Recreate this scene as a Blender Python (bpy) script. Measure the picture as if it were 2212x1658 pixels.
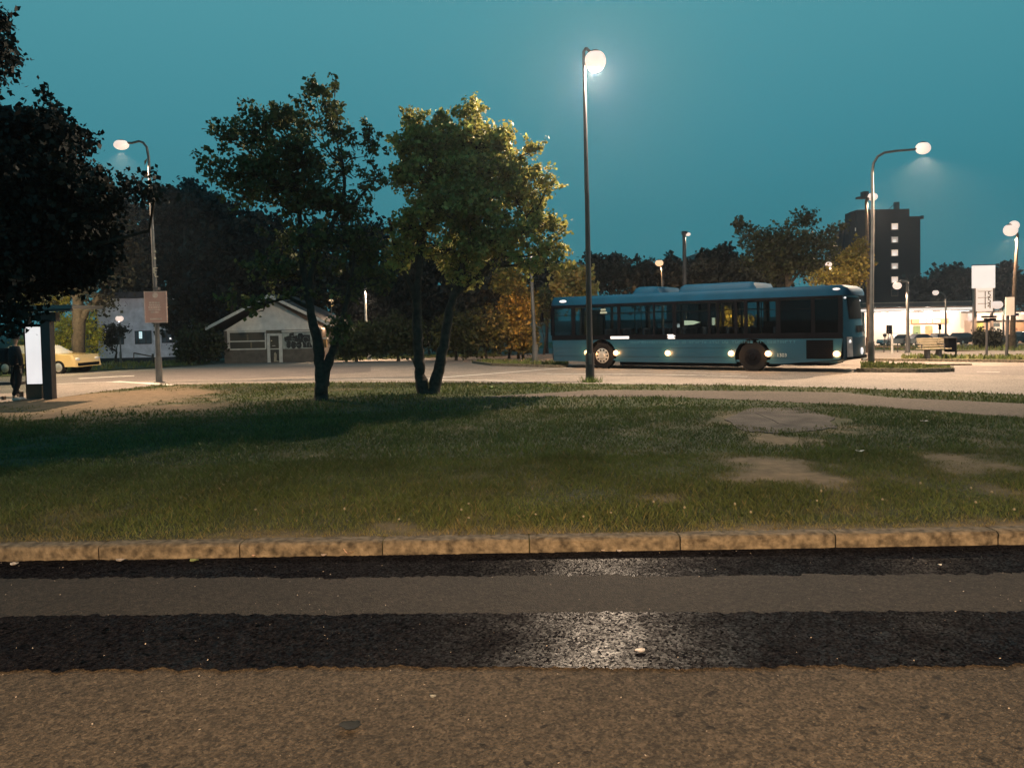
import bpy, bmesh, math, random
import numpy as np
from mathutils import Vector, Matrix
R=math.radians
rng=np.random.default_rng(7); random.seed(7)
S=bpy.context.scene
for o in list(bpy.data.objects): bpy.data.objects.remove(o)
COL=S.collection
# ------------------------------------------------------------------ camera model
F,CX,CY,H,TP,ROLL=1661.0,1106.0,745.0,1.9,.033,.02
PIT=math.atan(TP)
def ray(px,py):
    a=(px-CX)/F; b=-(py-CY)/F; c,s=math.cos(ROLL),math.sin(ROLL)
    x=a*c+b*s; y=-a*s+b*c
    return (x, math.cos(PIT)+y*math.sin(PIT), -math.sin(PIT)+y*math.cos(PIT))
def gz(Y):
    if Y<20: return 0.
    if Y<34: return -(Y-20)*.008
    if Y<60: return -.112-(Y-34)*.03
    if Y<110: return -.892-(Y-60)*.04
    return -2.892
def G(px,py,dz=0.):
    d=ray(px,py); lo,hi=.1,700/d[1]
    for _ in range(50):
        m=(lo+hi)/2
        if H+d[2]*m>gz(d[1]*m)+dz: lo=m
        else: hi=m
    return Vector((d[0]*lo,d[1]*lo,gz(d[1]*lo)+dz))
def at(px,py,Y):
    d=ray(px,py); k=Y/d[1]; return Vector((d[0]*k,Y,H+d[2]*k))
cam=bpy.data.cameras.new('camera'); co=bpy.data.objects.new('camera',cam); COL.objects.link(co)
cam.sensor_width=36; cam.lens=36*F/2212; cam.clip_end=3000; cam.clip_start=.05
cam.shift_y=-(829-CY)/2212
fw=Vector((0,math.cos(PIT),-math.sin(PIT))); up0=Vector((0,math.sin(PIT),math.cos(PIT))); rt0=Vector((1,0,0))
c_,s_=math.cos(ROLL),math.sin(ROLL)
rt=rt0*c_-up0*s_; up=rt0*s_+up0*c_
m=Matrix((rt,up,-fw)).transposed().to_4x4(); m.translation=Vector((0,0,H)); co.matrix_world=m
S.camera=co
S.view_settings.view_transform='Standard'; S.view_settings.look='None'; S.view_settings.exposure=0; S.view_settings.gamma=1
# ------------------------------------------------------------------ materials
MATS={}
def lin(r,g,b):
    f=lambda v:(v/255/12.92) if v/255<=.04045 else ((v/255+.055)/1.055)**2.4
    return (f(r),f(g),f(b))
def mat(name,col,rough=.8,var=.25,scale=6.,bump=0.,bscale=30.,metal=0.,coat=0.,spec=.5,attr=None,trans=0.,wave=None):
    if name in MATS: return MATS[name]
    M=bpy.data.materials.new(name); M.use_nodes=True; nt=M.node_tree; N=nt.nodes; Lk=nt.links
    bs=N['Principled BSDF']; tc=N.new('ShaderNodeTexCoord')
    nz=N.new('ShaderNodeTexNoise'); nz.inputs['Scale'].default_value=scale; nz.inputs['Detail'].default_value=6
    Lk.new(tc.outputs['Object'],nz.inputs['Vector'])
    mx=N.new('ShaderNodeMix'); mx.data_type='RGBA'
    a=[max(0,c*(1-var)) for c in col]; b=[min(1,c*(1+var)) for c in col]
    mr=N.new('ShaderNodeMapRange'); mr.inputs['From Min'].default_value=.3; mr.inputs['From Max'].default_value=.7
    Lk.new(nz.outputs['Fac'],mr.inputs['Value']); Lk.new(mr.outputs['Result'],mx.inputs['Factor'])
    mx.inputs['A'].default_value=(*a,1); mx.inputs['B'].default_value=(*b,1)
    out=mx.outputs['Result']
    if attr:
        at_=N.new('ShaderNodeAttribute'); at_.attribute_name=attr
        m2=N.new('ShaderNodeMix'); m2.data_type='RGBA'; m2.blend_type='MULTIPLY'; m2.inputs['Factor'].default_value=1
        Lk.new(out,m2.inputs['A']); Lk.new(at_.outputs['Color'],m2.inputs['B']); out=m2.outputs['Result']
    Lk.new(out,bs.inputs['Base Color'])
    bs.inputs['Roughness'].default_value=rough; bs.inputs['Metallic'].default_value=metal
    bs.inputs['Specular IOR Level'].default_value=spec
    if coat: bs.inputs['Coat Weight'].default_value=coat; bs.inputs['Coat Roughness'].default_value=.06
    if bump or wave:
        nb=N.new('ShaderNodeTexNoise'); nb.inputs['Scale'].default_value=bscale; nb.inputs['Detail'].default_value=4
        Lk.new(tc.outputs['Object'],nb.inputs['Vector'])
        bp=N.new('ShaderNodeBump'); bp.inputs['Strength'].default_value=min(1,bump or .5); bp.inputs['Distance'].default_value=.02
        hsrc=nb.outputs['Fac']
        if wave:
            wv=N.new('ShaderNodeTexWave'); wv.bands_direction=wave[0]; wv.inputs['Scale'].default_value=wave[1]; wv.inputs['Distortion'].default_value=.3
            Lk.new(tc.outputs['Object'],wv.inputs['Vector']); hsrc=wv.outputs['Fac']
        Lk.new(hsrc,bp.inputs['Height']); Lk.new(bp.outputs['Normal'],bs.inputs['Normal'])
    if trans:
        tl=N.new('ShaderNodeBsdfTranslucent'); Lk.new(out,tl.inputs['Color'])
        ms=N.new('ShaderNodeMixShader'); ms.inputs[0].default_value=trans
        Lk.new(bs.outputs[0],ms.inputs[1]); Lk.new(tl.outputs[0],ms.inputs[2]); Lk.new(ms.outputs[0],N['Material Output'].inputs['Surface'])
    MATS[name]=M; return M
def emis(name,col,st=1.,base=(.5,.5,.5)):
    if name in MATS: return MATS[name]
    M=bpy.data.materials.new(name); M.use_nodes=True; nt=M.node_tree; bs=nt.nodes['Principled BSDF']
    bs.inputs['Base Color'].default_value=(*base,1); bs.inputs['Roughness'].default_value=.4
    nz=nt.nodes.new('ShaderNodeTexNoise'); nz.inputs['Scale'].default_value=3
    mr=nt.nodes.new('ShaderNodeMapRange'); mr.inputs['To Min'].default_value=.9*st; mr.inputs['To Max'].default_value=1.1*st
    nt.links.new(nz.outputs['Fac'],mr.inputs['Value']); nt.links.new(mr.outputs['Result'],bs.inputs['Emission Strength'])
    bs.inputs['Emission Color'].default_value=(*col,1); MATS[name]=M; return M
def glassmat(name,tint=(.3,.36,.4),refl=.06,rough=.03):
    if name in MATS: return MATS[name]
    M=bpy.data.materials.new(name); M.use_nodes=True; nt=M.node_tree; N=nt.nodes; Lk=nt.links
    N.remove(N['Principled BSDF'])
    t=N.new('ShaderNodeBsdfTransparent'); t.inputs[0].default_value=(*tint,1)
    g=N.new('ShaderNodeBsdfGlossy'); g.inputs['Roughness'].default_value=rough; g.inputs[0].default_value=(.9,.9,.9,1)
    lw=N.new('ShaderNodeLayerWeight'); lw.inputs[0].default_value=.25
    ad=N.new('ShaderNodeMath'); ad.operation='MULTIPLY_ADD'; ad.inputs[1].default_value=.22; ad.inputs[2].default_value=refl
    Lk.new(lw.outputs['Fresnel'],ad.inputs[0])
    ms=N.new('ShaderNodeMixShader'); Lk.new(ad.outputs[0],ms.inputs[0]); Lk.new(t.outputs[0],ms.inputs[1]); Lk.new(g.outputs[0],ms.inputs[2])
    Lk.new(ms.outputs[0],N['Material Output'].inputs['Surface']); MATS[name]=M; return M
# ------------------------------------------------------------------ mesh helper
class MB:
    def __init__(s,M=None): s.v=[]; s.f=[]; s.M=M
    def _p(s,p): p=Vector(p); return tuple(s.M@p) if s.M is not None else tuple(p)
    def add(s,vs,fs):
        n=len(s.v); s.v+= [s._p(p) for p in vs]; s.f+= [tuple(i+n for i in f) for f in fs]; return s
    def box(s,x0,y0,z0,x1,y1,z1):
        return s.add([(x0,y0,z0),(x1,y0,z0),(x1,y1,z0),(x0,y1,z0),(x0,y0,z1),(x1,y0,z1),(x1,y1,z1),(x0,y1,z1)],
          [(0,3,2,1),(4,5,6,7),(0,1,5,4),(1,2,6,5),(2,3,7,6),(3,0,4,7)])
    def bbox(s,x0,y0,z0,x1,y1,z1,b=.01):   # chamfered box
        if x1<x0:x0,x1=x1,x0
        b=min(b,(x1-x0)/2.1,(y1-y0)/2.1,(z1-z0)/2.1)
        vs=[];idx={}
        for ix,X in ((0,x0),(1,x1)):
            for iy,Y in ((0,y0),(1,y1)):
                for iz,Z in ((0,z0),(1,z1)):
                    sx,sy,sz=(1 if ix==0 else -1),(1 if iy==0 else -1),(1 if iz==0 else -1)
                    idx[ix,iy,iz]=len(vs); vs+=[(X,Y+sy*b,Z+sz*b),(X+sx*b,Y,Z+sz*b),(X+sx*b,Y+sy*b,Z)]
        bm=bmesh.new(); bv=[bm.verts.new(v) for v in vs]
        r=bmesh.ops.convex_hull(bm,input=bv); bm.verts.index_update()
        out=[tuple(v.co) for v in bm.verts]; fs=[tuple(v.index for v in f.verts) for f in bm.faces]; bm.free()
        return s.add(out,fs)
    def prism(s,poly,y0,y1):       # poly in XZ, extruded along Y
        n=len(poly); vs=[(x,y0,z) for x,z in poly]+[(x,y1,z) for x,z in poly]
        fs=[tuple(range(n)),tuple(range(2*n-1,n-1,-1))]+[(i,i+n,(i+1)%n+n,(i+1)%n) for i in range(n)]
        return s.add(vs,fs)
    def prismz(s,poly,z0,z1):
        n=len(poly); vs=[(x,y,z0) for x,y in poly]+[(x,y,z1) for x,y in poly]
        fs=[tuple(range(n))[::-1],tuple(range(n,2*n))]+[(i,(i+1)%n,(i+1)%n+n,i+n) for i in range(n)]
        return s.add(vs,fs)
    def tube(s,pts,rs,n=8,cap=True):
        pts=[Vector(p) for p in pts]
        if not hasattr(rs,'__len__'): rs=[rs]*len(pts)
        vs=[];fs=[];ref=None
        for i,p in enumerate(pts):
            d=(pts[min(i+1,len(pts)-1)]-pts[max(i-1,0)])
            d=d.normalized() if d.length>1e-9 else Vector((0,0,1))
            if ref is None:
                ref=Vector((0,0,1)).cross(d)
                if ref.length<.1: ref=Vector((1,0,0))
            ref=(ref-d*ref.dot(d)).normalized(); w=d.cross(ref)
            for k in range(n):
                a=2*math.pi*k/n; vs.append(p+(ref*math.cos(a)+w*math.sin(a))*rs[i])
        for i in range(len(pts)-1):
            for k in range(n):
                a=i*n+k;b=i*n+(k+1)%n; fs.append((a,b,b+n,a+n))
        if cap: fs.append(tuple(range(n))[::-1]); fs.append(tuple(range((len(pts)-1)*n,len(pts)*n)))
        return s.add(vs,fs)
    def ell(s,c,rx,ry,rz,nu=14,nv=8,z0=-1,z1=1):
        c=Vector(c); vs=[];fs=[]
        a0,a1=math.asin(z0),math.asin(z1)
        for j in range(nv+1):
            t=a0+(a1-a0)*j/nv
            for i in range(nu):
                a=2*math.pi*i/nu; vs.append(c+Vector((rx*math.cos(t)*math.cos(a),ry*math.cos(t)*math.sin(a),rz*math.sin(t))))
        for j in range(nv):
            for i in range(nu):
                a=j*nu+i;b=j*nu+(i+1)%nu; fs.append((a,b,b+nu,a+nu))
        fs.append(tuple(range(nu))[::-1]); fs.append(tuple(range(nv*nu,(nv+1)*nu)))
        return s.add(vs,fs)
    def cyl(s,c,ax,r,h,n=20):
        c=Vector(c);ax=Vector(ax).normalized(); return s.tube([c-ax*h/2,c+ax*h/2],r,n)
    def fbox(s,px0,py0,px1,py1,Y,dep):   # box whose front covers a picture rectangle at depth Y
        a=at(px0,(py0+py1)/2,Y); b=at(px1,(py0+py1)/2,Y); t=at((px0+px1)/2,py0,Y); u=at((px0+px1)/2,py1,Y)
        return s.box(a.x,Y,u.z,b.x,Y+dep,t.z)
    def build(s,name,m,parent=None,smooth=False,angle=None):
        me=bpy.data.meshes.new(name); me.from_pydata(s.v,[],s.f); me.update()
        bm=bmesh.new(); bm.from_mesh(me); bmesh.ops.recalc_face_normals(bm,faces=bm.faces); bm.to_mesh(me); bm.free()
        me.materials.append(m)
        if smooth:
            me.polygons.foreach_set('use_smooth',[True]*len(me.polygons))
            try: me.set_sharp_from_angle(angle=R(angle or 40))
            except Exception: pass
        o=bpy.data.objects.new(name,me); COL.objects.link(o)
        if parent is not None:
            o.parent=parent; o.matrix_parent_inverse=parent.matrix_basis.inverted()
        return o
def tag(o,label=None,cat=None,group=None,kind=None):
    if label: o['label']=label
    if cat: o['category']=cat
    if group: o['group']=group
    if kind: o['kind']=kind
    return o
def thing(name,label,cat,loc=(0,0,0),rz=0,group=None):
    o=bpy.data.objects.new(name,None); o.empty_display_size=.2; COL.objects.link(o)
    o.matrix_basis=Matrix.Translation(Vector(loc))@Matrix.Rotation(rz,4,'Z')
    return tag(o,label,cat,group)
def struct(o): o['kind']='structure'; return o
def fastmesh(name,V,nper,m,parent=None,col=None,smooth=False):
    """V: (n*nper,3) array, polygons of nper verts each"""
    n=len(V)//nper; me=bpy.data.meshes.new(name)
    me.vertices.add(len(V)); me.vertices.foreach_set('co',np.asarray(V,np.float32).ravel())
    me.loops.add(len(V)); me.loops.foreach_set('vertex_index',np.arange(len(V),dtype=np.int32))
    me.polygons.add(n); me.polygons.foreach_set('loop_start',np.arange(0,len(V),nper,dtype=np.int32))
    me.update(calc_edges=True); me.validate()
    if col is not None:
        ca=me.color_attributes.new('Col','FLOAT_COLOR','POINT')
        c4=np.ones((len(V),4),np.float32); c4[:,:3]=col; ca.data.foreach_set('color',c4.ravel())
    me.materials.append(m)
    o=bpy.data.objects.new(name,me); COL.objects.link(o)
    if parent is not None: o.parent=parent; o.matrix_parent_inverse=parent.matrix_basis.inverted()
    return o
def text_mesh(name,body,size,m,parent,M,ext=.004,align='CENTER'):
    cu=bpy.data.curves.new(name,'FONT'); cu.body=body; cu.size=size; cu.extrude=ext; cu.align_x=align; cu.align_y='CENTER'
    t=bpy.data.objects.new('tmp',cu); COL.objects.link(t); bpy.context.view_layer.update()
    me=bpy.data.meshes.new_from_object(t.evaluated_get(bpy.context.evaluated_depsgraph_get()))
    bpy.data.objects.remove(t); me.transform(M); me.materials.clear(); me.materials.append(m)
    o=bpy.data.objects.new(name,me); COL.objects.link(o)
    if parent is not None: o.parent=parent; o.matrix_parent_inverse=parent.matrix_basis.inverted()
    return o
FACE=Matrix.Rotation(R(90),4,'X')   # text facing -Y
# value noise
NG=rng.random((256,256))
def vn(x,y,s):
    x=np.asarray(x)*s+100; y=np.asarray(y)*s+100; xi=np.floor(x).astype(int); yi=np.floor(y).astype(int); fx=x-xi; fy=y-yi
    fx=fx*fx*(3-2*fx); fy=fy*fy*(3-2*fy); g=lambda a,b:NG[a%256,b%256]
    return (g(xi,yi)*(1-fx)+g(xi+1,yi)*fx)*(1-fy)+(g(xi,yi+1)*(1-fx)+g(xi+1,yi+1)*fx)*fy
def fbm(x,y,s): return vn(x,y,s)*.5+vn(x+7,y+3,s*2.1)*.3+vn(x+1,y+9,s*4.3)*.2
# ------------------------------------------------------------------ world
W=bpy.data.worlds.new('World'); S.world=W; W.use_nodes=True; nt=W.node_tree; N=nt.nodes; Lk=nt.links
bg=N['Background']; tc=N.new('ShaderNodeTexCoord'); sx=N.new('ShaderNodeSeparateXYZ'); Lk.new(tc.outputs['Generated'],sx.inputs[0])
cr=N.new('ShaderNodeValToRGB'); Lk.new(sx.outputs['Z'],cr.inputs[0])
e=cr.color_ramp.elements; e[0].position=0; e[0].color=(*lin(50,120,131),1); e[1].position=.45; e[1].color=(*lin(84,152,162),1)
for p_,c in ((.12,lin(53,127,139)),(.22,lin(62,136,149)),(.36,lin(76,148,159))):
    k=e.new(p_); k.color=(*c,1)
k=e.new(.8); k.color=(*lin(40,85,105),1)
sky=N.new('ShaderNodeTexSky'); sky.sky_type='NISHITA'; sky.sun_disc=False; sky.sun_elevation=R(-2); sky.sun_rotation=R(300)
mk=N.new('ShaderNodeMix'); mk.data_type='RGBA'; mk.blend_type='ADD'; mk.inputs['Factor'].default_value=.03
Lk.new(cr.outputs[0],mk.inputs['A']); Lk.new(sky.outputs[0],mk.inputs['B']); Lk.new(mk.outputs['Result'],bg.inputs['Color']); bg.inputs['Strength'].default_value=1.0
# ------------------------------------------------------------------ common materials
asph=None
def asphalt(name,c1,c2,rough,bump,sparkle=0.,sc=95.):
    if name in MATS: return MATS[name]
    M=bpy.data.materials.new(name); M.use_nodes=True; nt=M.node_tree; N=nt.nodes; Lk=nt.links; bs=N['Principled BSDF']
    tc=N.new('ShaderNodeTexCoord')
    def nz(s,d=5):
        n=N.new('ShaderNodeTexNoise'); n.inputs['Scale'].default_value=s; n.inputs['Detail'].default_value=d; Lk.new(tc.outputs['Object'],n.inputs['Vector']); return n.outputs['Fac']
    vo=N.new('ShaderNodeTexVoronoi'); vo.inputs['Scale'].default_value=sc; Lk.new(tc.outputs['Object'],vo.inputs['Vector'])
    big=nz(.9,6); fine=nz(38,6)
    a1=N.new('ShaderNodeMath'); a1.operation='MULTIPLY_ADD'; a1.inputs[1].default_value=.3; Lk.new(big,a1.inputs[0])
    a2=N.new('ShaderNodeMath'); a2.operation='MULTIPLY_ADD'; a2.inputs[1].default_value=.45; md=N.new('ShaderNodeMath'); md.operation='MULTIPLY'; md.inputs[1].default_value=.45; Lk.new(nz(17,3),md.inputs[0]); Lk.new(md.outputs[0],a2.inputs[2]); Lk.new(fine,a2.inputs[0]); Lk.new(a2.outputs[0],a1.inputs[2])
    r=N.new('ShaderNodeValToRGB'); Lk.new(a1.outputs[0],r.inputs[0]); ee=r.color_ramp.elements
    ee[0].position=.48; ee[0].color=(*c1,1); ee[1].position=.70; ee[1].color=(*c2,1)
    # individual aggregate stones, some dark pits
    m2=N.new('ShaderNodeMix'); m2.data_type='RGBA'; m2.blend_type='OVERLAY'; m2.inputs['Factor'].default_value=.35
    vb=N.new('ShaderNodeRGBToBW'); Lk.new(vo.outputs['Color'],vb.inputs[0]); Lk.new(r.outputs[0],m2.inputs['A']); Lk.new(vb.outputs[0],m2.inputs['B'])
    pit=nz(13,3); pr=N.new('ShaderNodeMapRange'); pr.inputs['From Min'].default_value=.29; pr.inputs['From Max'].default_value=.35; pr.inputs['To Min'].default_value=.15; Lk.new(pit,pr.inputs['Value'])
    m3=N.new('ShaderNodeMix'); m3.data_type='RGBA'; m3.blend_type='MULTIPLY'; m3.inputs['Factor'].default_value=1
    vg=N.new('ShaderNodeTexVoronoi'); vg.inputs['Scale'].default_value=72; Lk.new(tc.outputs['Object'],vg.inputs['Vector']); gb_=N.new('ShaderNodeRGBToBW'); Lk.new(vg.outputs['Color'],gb_.inputs[0])
    gr=N.new('ShaderNodeMapRange'); gr.inputs['From Min'].default_value=.15; gr.inputs['From Max'].default_value=.85; gr.inputs['To Min'].default_value=.30; gr.inputs['To Max'].default_value=1.9; Lk.new(gb_.outputs[0],gr.inputs['Value'])
    m4=N.new('ShaderNodeMix'); m4.data_type='RGBA'; m4.blend_type='MULTIPLY'; m4.inputs['Factor'].default_value=.8 if sc>80 else .4; Lk.new(m2.outputs['Result'],m4.inputs['A']); Lk.new(gr.outputs['Result'],m4.inputs['B']); Lk.new(m4.outputs['Result'],m3.inputs['A']); Lk.new(pr.outputs['Result'],m3.inputs['B'])
    Lk.new(m3.outputs['Result'],bs.inputs['Base Color']); bs.inputs['Roughness'].default_value=rough; bs.inputs['Specular IOR Level'].default_value=.5 if name!='black_asphalt' else .28
    bp=N.new('ShaderNodeBump'); bp.inputs['Strength'].default_value=bump; bp.inputs['Distance'].default_value=.01
    Lk.new(vo.outputs['Distance'],bp.inputs['Height']); bp2=N.new('ShaderNodeBump'); bp2.inputs['Strength'].default_value=bump*.8; bp2.inputs['Distance'].default_value=.008
    Lk.new(fine,bp2.inputs['Height']); Lk.new(bp.outputs['Normal'],bp2.inputs['Normal']); Lk.new(bp2.outputs['Normal'],bs.inputs['Normal'])
    if name=='black_asphalt':
        df=N.new('ShaderNodeBsdfDiffuse'); gl=N.new('ShaderNodeBsdfGlossy'); ms=N.new('ShaderNodeMixShader')
        v2=N.new('ShaderNodeTexVoronoi'); v2.inputs['Scale'].default_value=70; Lk.new(tc.outputs['Object'],v2.inputs['Vector'])
        sb=N.new('ShaderNodeRGBToBW'); Lk.new(v2.outputs['Color'],sb.inputs[0])
        pw=N.new('ShaderNodeMath'); pw.operation='POWER'; pw.inputs[1].default_value=2.0; Lk.new(sb.outputs[0],pw.inputs[0])
        pm=N.new('ShaderNodeMath'); pm.operation='MULTIPLY'; pm.inputs[1].default_value=.075; Lk.new(pw.outputs[0],pm.inputs[0])
        pl=N.new('ShaderNodeMath'); pl.operation='MULTIPLY'; Lk.new(pm.outputs[0],pl.inputs[0])
        bg_=N.new('ShaderNodeMapRange'); bg_.inputs['From Min'].default_value=.3; bg_.inputs['From Max'].default_value=.7; bg_.inputs['To Min'].default_value=.35; bg_.inputs['To Max'].default_value=1.3; Lk.new(nz(5,4),bg_.inputs['Value']); Lk.new(bg_.outputs['Result'],pl.inputs[1])
        Lk.new(pl.outputs[0],ms.inputs[0])
        gl.inputs['Roughness'].default_value=.36; b3=N.new('ShaderNodeBump'); b3.inputs['Strength'].default_value=.35; b3.inputs['Distance'].default_value=.004; Lk.new(v2.outputs['Distance'],b3.inputs['Height']); Lk.new(m3.outputs['Result'],df.inputs['Color']); Lk.new(bp2.outputs['Normal'],df.inputs['Normal'])
        Lk.new(df.outputs[0],ms.inputs[1]); Lk.new(gl.outputs[0],ms.inputs[2]); Lk.new(ms.outputs[0],N['Material Output'].inputs['Surface'])
    MATS[name]=M; return M
m_old=asphalt('old_asphalt',(.036,.029,.021),(.084,.066,.046),.9,.7)
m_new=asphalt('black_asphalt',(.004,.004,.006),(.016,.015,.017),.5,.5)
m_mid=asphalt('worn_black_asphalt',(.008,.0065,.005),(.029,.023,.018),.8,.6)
m_road=asphalt('road_asphalt',(.13,.115,.10),(.24,.21,.185),.85,.25,sc=40)
m_road2=asphalt('newer_road_asphalt',(.09,.08,.075),(.16,.14,.13),.8,.25,sc=40)
m_path=asphalt('gravel_path',(.06,.046,.036),(.115,.09,.068),.9,.4,sc=30)
m_paint=mat('road_paint',(.62,.6,.56),.7,.2,8)
m_stone=mat('kerb_granite',(.14,.115,.08),.9,.7,14,1.0,30)
m_soil=mat('soil',(.10,.075,.05),.95,.5,5,1.,25)
m_gr=mat('grass_blade',(.9,.9,.9),.7,.15,1.2,attr='Col',trans=.25)
m_lawn=mat('lawn_ground',(.9,.9,.9),.95,.35,7,1.,40,attr='Col')
m_bark=mat('bark',(.045,.036,.028),.9,.5,9,1.,14)
m_barkl=mat('pale_bark',(.09,.07,.05),.9,.5,9,1.,14)
m_leaf=mat('green_leaves',(.26,.25,.08),.65,.35,1.3,attr='Col',trans=.3)
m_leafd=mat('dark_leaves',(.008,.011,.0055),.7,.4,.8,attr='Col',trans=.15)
m_pole=mat('galvanised_steel',(.13,.13,.13),.5,.25,3,metal=.4)
m_poled=mat('dark_painted_steel',(.05,.05,.055),.5,.2,3,metal=.2)
m_wood=mat('creosoted_wood',(.10,.07,.05),.85,.4,8,.6,30)
m_black=mat('black_rubber',(.006,.006,.007),.9,.2,6,spec=.15)
LAMPC=lin(232,205,190)
m_lamp=emis('lamp_glass',(.92,.70,.58),1.0)
m_lampw=emis('warm_lamp_glass',(1.,.62,.32),1.0)
# ------------------------------------------------------------------ ground sheets
CREASE=(20,34,60,110)
def strip(name,near,far,off,m,world=False):
    """ground sheet between two polylines with equal point counts"""
    bm=bmesh.new()
    A=[Vector(p) if world else G(*p) for p in near]; B=[Vector(p) if world else G(*p) for p in far]
    va=[bm.verts.new((p[0],p[1],0)) for p in A]; vb=[bm.verts.new((p[0],p[1],0)) for p in B]
    for i in range(len(va)-1):
        try: bm.faces.new((va[i],va[i+1],vb[i+1],vb[i]))
        except Exception: pass
    for c in CREASE:
        bmesh.ops.bisect_plane(bm,geom=bm.verts[:]+bm.edges[:]+bm.faces[:],plane_co=(0,c,0),plane_no=(0,1,0))
    for v in bm.verts: v.co.z=gz(v.co.y)+off
    bmesh.ops.recalc_face_normals(bm,faces=bm.faces)
    if sum(f.normal.z for f in bm.faces)<0: bmesh.ops.reverse_faces(bm,faces=bm.faces)
    me=bpy.data.meshes.new(name); bm.to_mesh(me); bm.free(); me.materials.append(m)
    o=bpy.data.objects.new(name,me); COL.objects.link(o); return struct(o)
kA=G(0,1212,-.12); kB=G(2212,1177,-.12)
def KY(x): return kA.y+(kB.y-kA.y)*(x-kA.x)/(kB.x-kA.x)     # kerb line
# one ground sheet with a step under the kerb, to the horizon
gm=MB(); xs=[-900,-200,-60,-12,12,60,200,900]; ys=[-120]
rows=[(-120,-.16),(None,-.16),(None,-.008),(20,-.008),(34,-.12),(60,-.9),(110,-2.9),(1500,-2.9)]
gv=[];gf=[]
for j,(Y,z) in enumerate(rows):
    for X in xs:
        yy=Y if Y is not None else KY(max(-12,min(12,X)))+(.06 if j==1 else .065)
        gv.append((X,yy,z))
n=len(xs)
for j in range(len(rows)-1):
    for i in range(n-1): a=j*n+i; gf.append((a,a+1,a+1+n,a+n))
gm.add(gv,gf); struct(gm.build('ground',mat('rough_ground',(.045,.05,.025),.95,.5,.6,.8,6)))
# near carriageway
def nstrip(name,y0a,y0b,y1a,y1b,off,m,wob=.05):
    """near road strips; y given in picture rows at x=0 and x=2212, both at road level"""
    A=[];B=[]
    for i in range(1201):
        X=-14+28*i/1200
        def yy(ya,yb,w):
            p=G(0,ya,-.12);q=G(2212,yb,-.12); return p.y+(q.y-p.y)*(X-p.x)/(q.x-p.x)+w*(float(fbm(X*1.0,ya*.1,1.3))-.5)+w*.9*(float(fbm(X*1.0,ya*.1,7.))-.5)+w*.9*(float(fbm(X*1.0,ya*.3,22.))-.5)+w*.6*(float(fbm(X*1.0,ya*.7,60.))-.5)
        A.append((X,yy(y0a,y0b,wob))); B.append((X,yy(y1a,y1b,wob)))
    bm=MB(); nn=len(A); bm.add([(a[0],a[1],-.12+off) for a in A]+[(b[0],b[1],-.12+off) for b in B],[(i,i+1,i+1+nn,i+nn) for i in range(nn-1)])
    return struct(bm.build(name,m))
o=MB(); o.add([(-120,-60,-.12),(120,-60,-.12),(120,KY(12)+.05,-.12),(-120,KY(-12)+.05,-.12)],[(0,1,2,3)]); struct(o.build('road',m_old))
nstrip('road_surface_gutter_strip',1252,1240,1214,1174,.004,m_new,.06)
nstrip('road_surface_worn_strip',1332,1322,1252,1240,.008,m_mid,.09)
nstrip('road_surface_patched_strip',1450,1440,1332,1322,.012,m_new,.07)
# ------------------------------------------------------------------ kerb stones
joints=[-1400,-1110,-820,-560,-330,-92,212,517,826,1144,1470,1806,2158,2510,2870,3240,3620,4000]
def jx(px): return G(px,1212-.0158*px,-.12).x
grp='granite kerb stones along the lawn'
lab=['granite kerb stone at the left picture edge','granite kerb stone below the leftmost lawn','granite kerb stone beside the pale green leaf','granite kerb stone beside the curled pinkish leaf','granite kerb stone left of centre under weeds','granite kerb stone just right of picture centre','granite kerb stone with a broken right corner','granite kerb stone in front of the long grass','granite kerb stone at the right picture edge','granite kerb stone beyond the left frame','granite kerb stone beyond the right frame','granite kerb stone']
for i in range(0,len(joints)-1):
    x0,x1=jx(joints[i])+.006,jx(joints[i+1])-.006
    mb=MB(); nx=18; vs=[];fs=[]
    prof=[(0,-.2),(0,-.05),(-.002,-.018),(.014,0),(.09,.002),(.18,0),(.18,-.2)]
    for a in range(nx+1):
        X=x0+(x1-x0)*a/nx; e_=.012 if a in(0,nx) else 0
        for q,(dy,z) in enumerate(prof):
            j_=(float(fbm(X*1+q*3.3,q*1.7+i,5))-.5)*.022 if 0<q<5 else 0
            vs.append((X,KY(X)+dy+j_+(e_ if q<4 else 0),z+(j_*.5 if q in(2,3,4) else 0)-(e_*.5 if q>1 and q<6 else 0)))
    m_=len(prof)
    for a in range(nx):
        for q in range(m_-1): b=a*m_+q; fs.append((b,b+m_,b+m_+1,b+1))
    fs.append(tuple(range(m_))); fs.append(tuple(nx*m_+q for q in range(m_))[::-1])
    mb.add(vs,fs); k=mb.build('kerb_stone',m_stone,smooth=True,angle=50)
    nm={5:0,6:2,7:3,8:4,9:5,10:6,11:7,12:8}.get(i,9 if i<5 else 10)
    tag(k,lab[nm],'kerb stone',grp)
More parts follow.
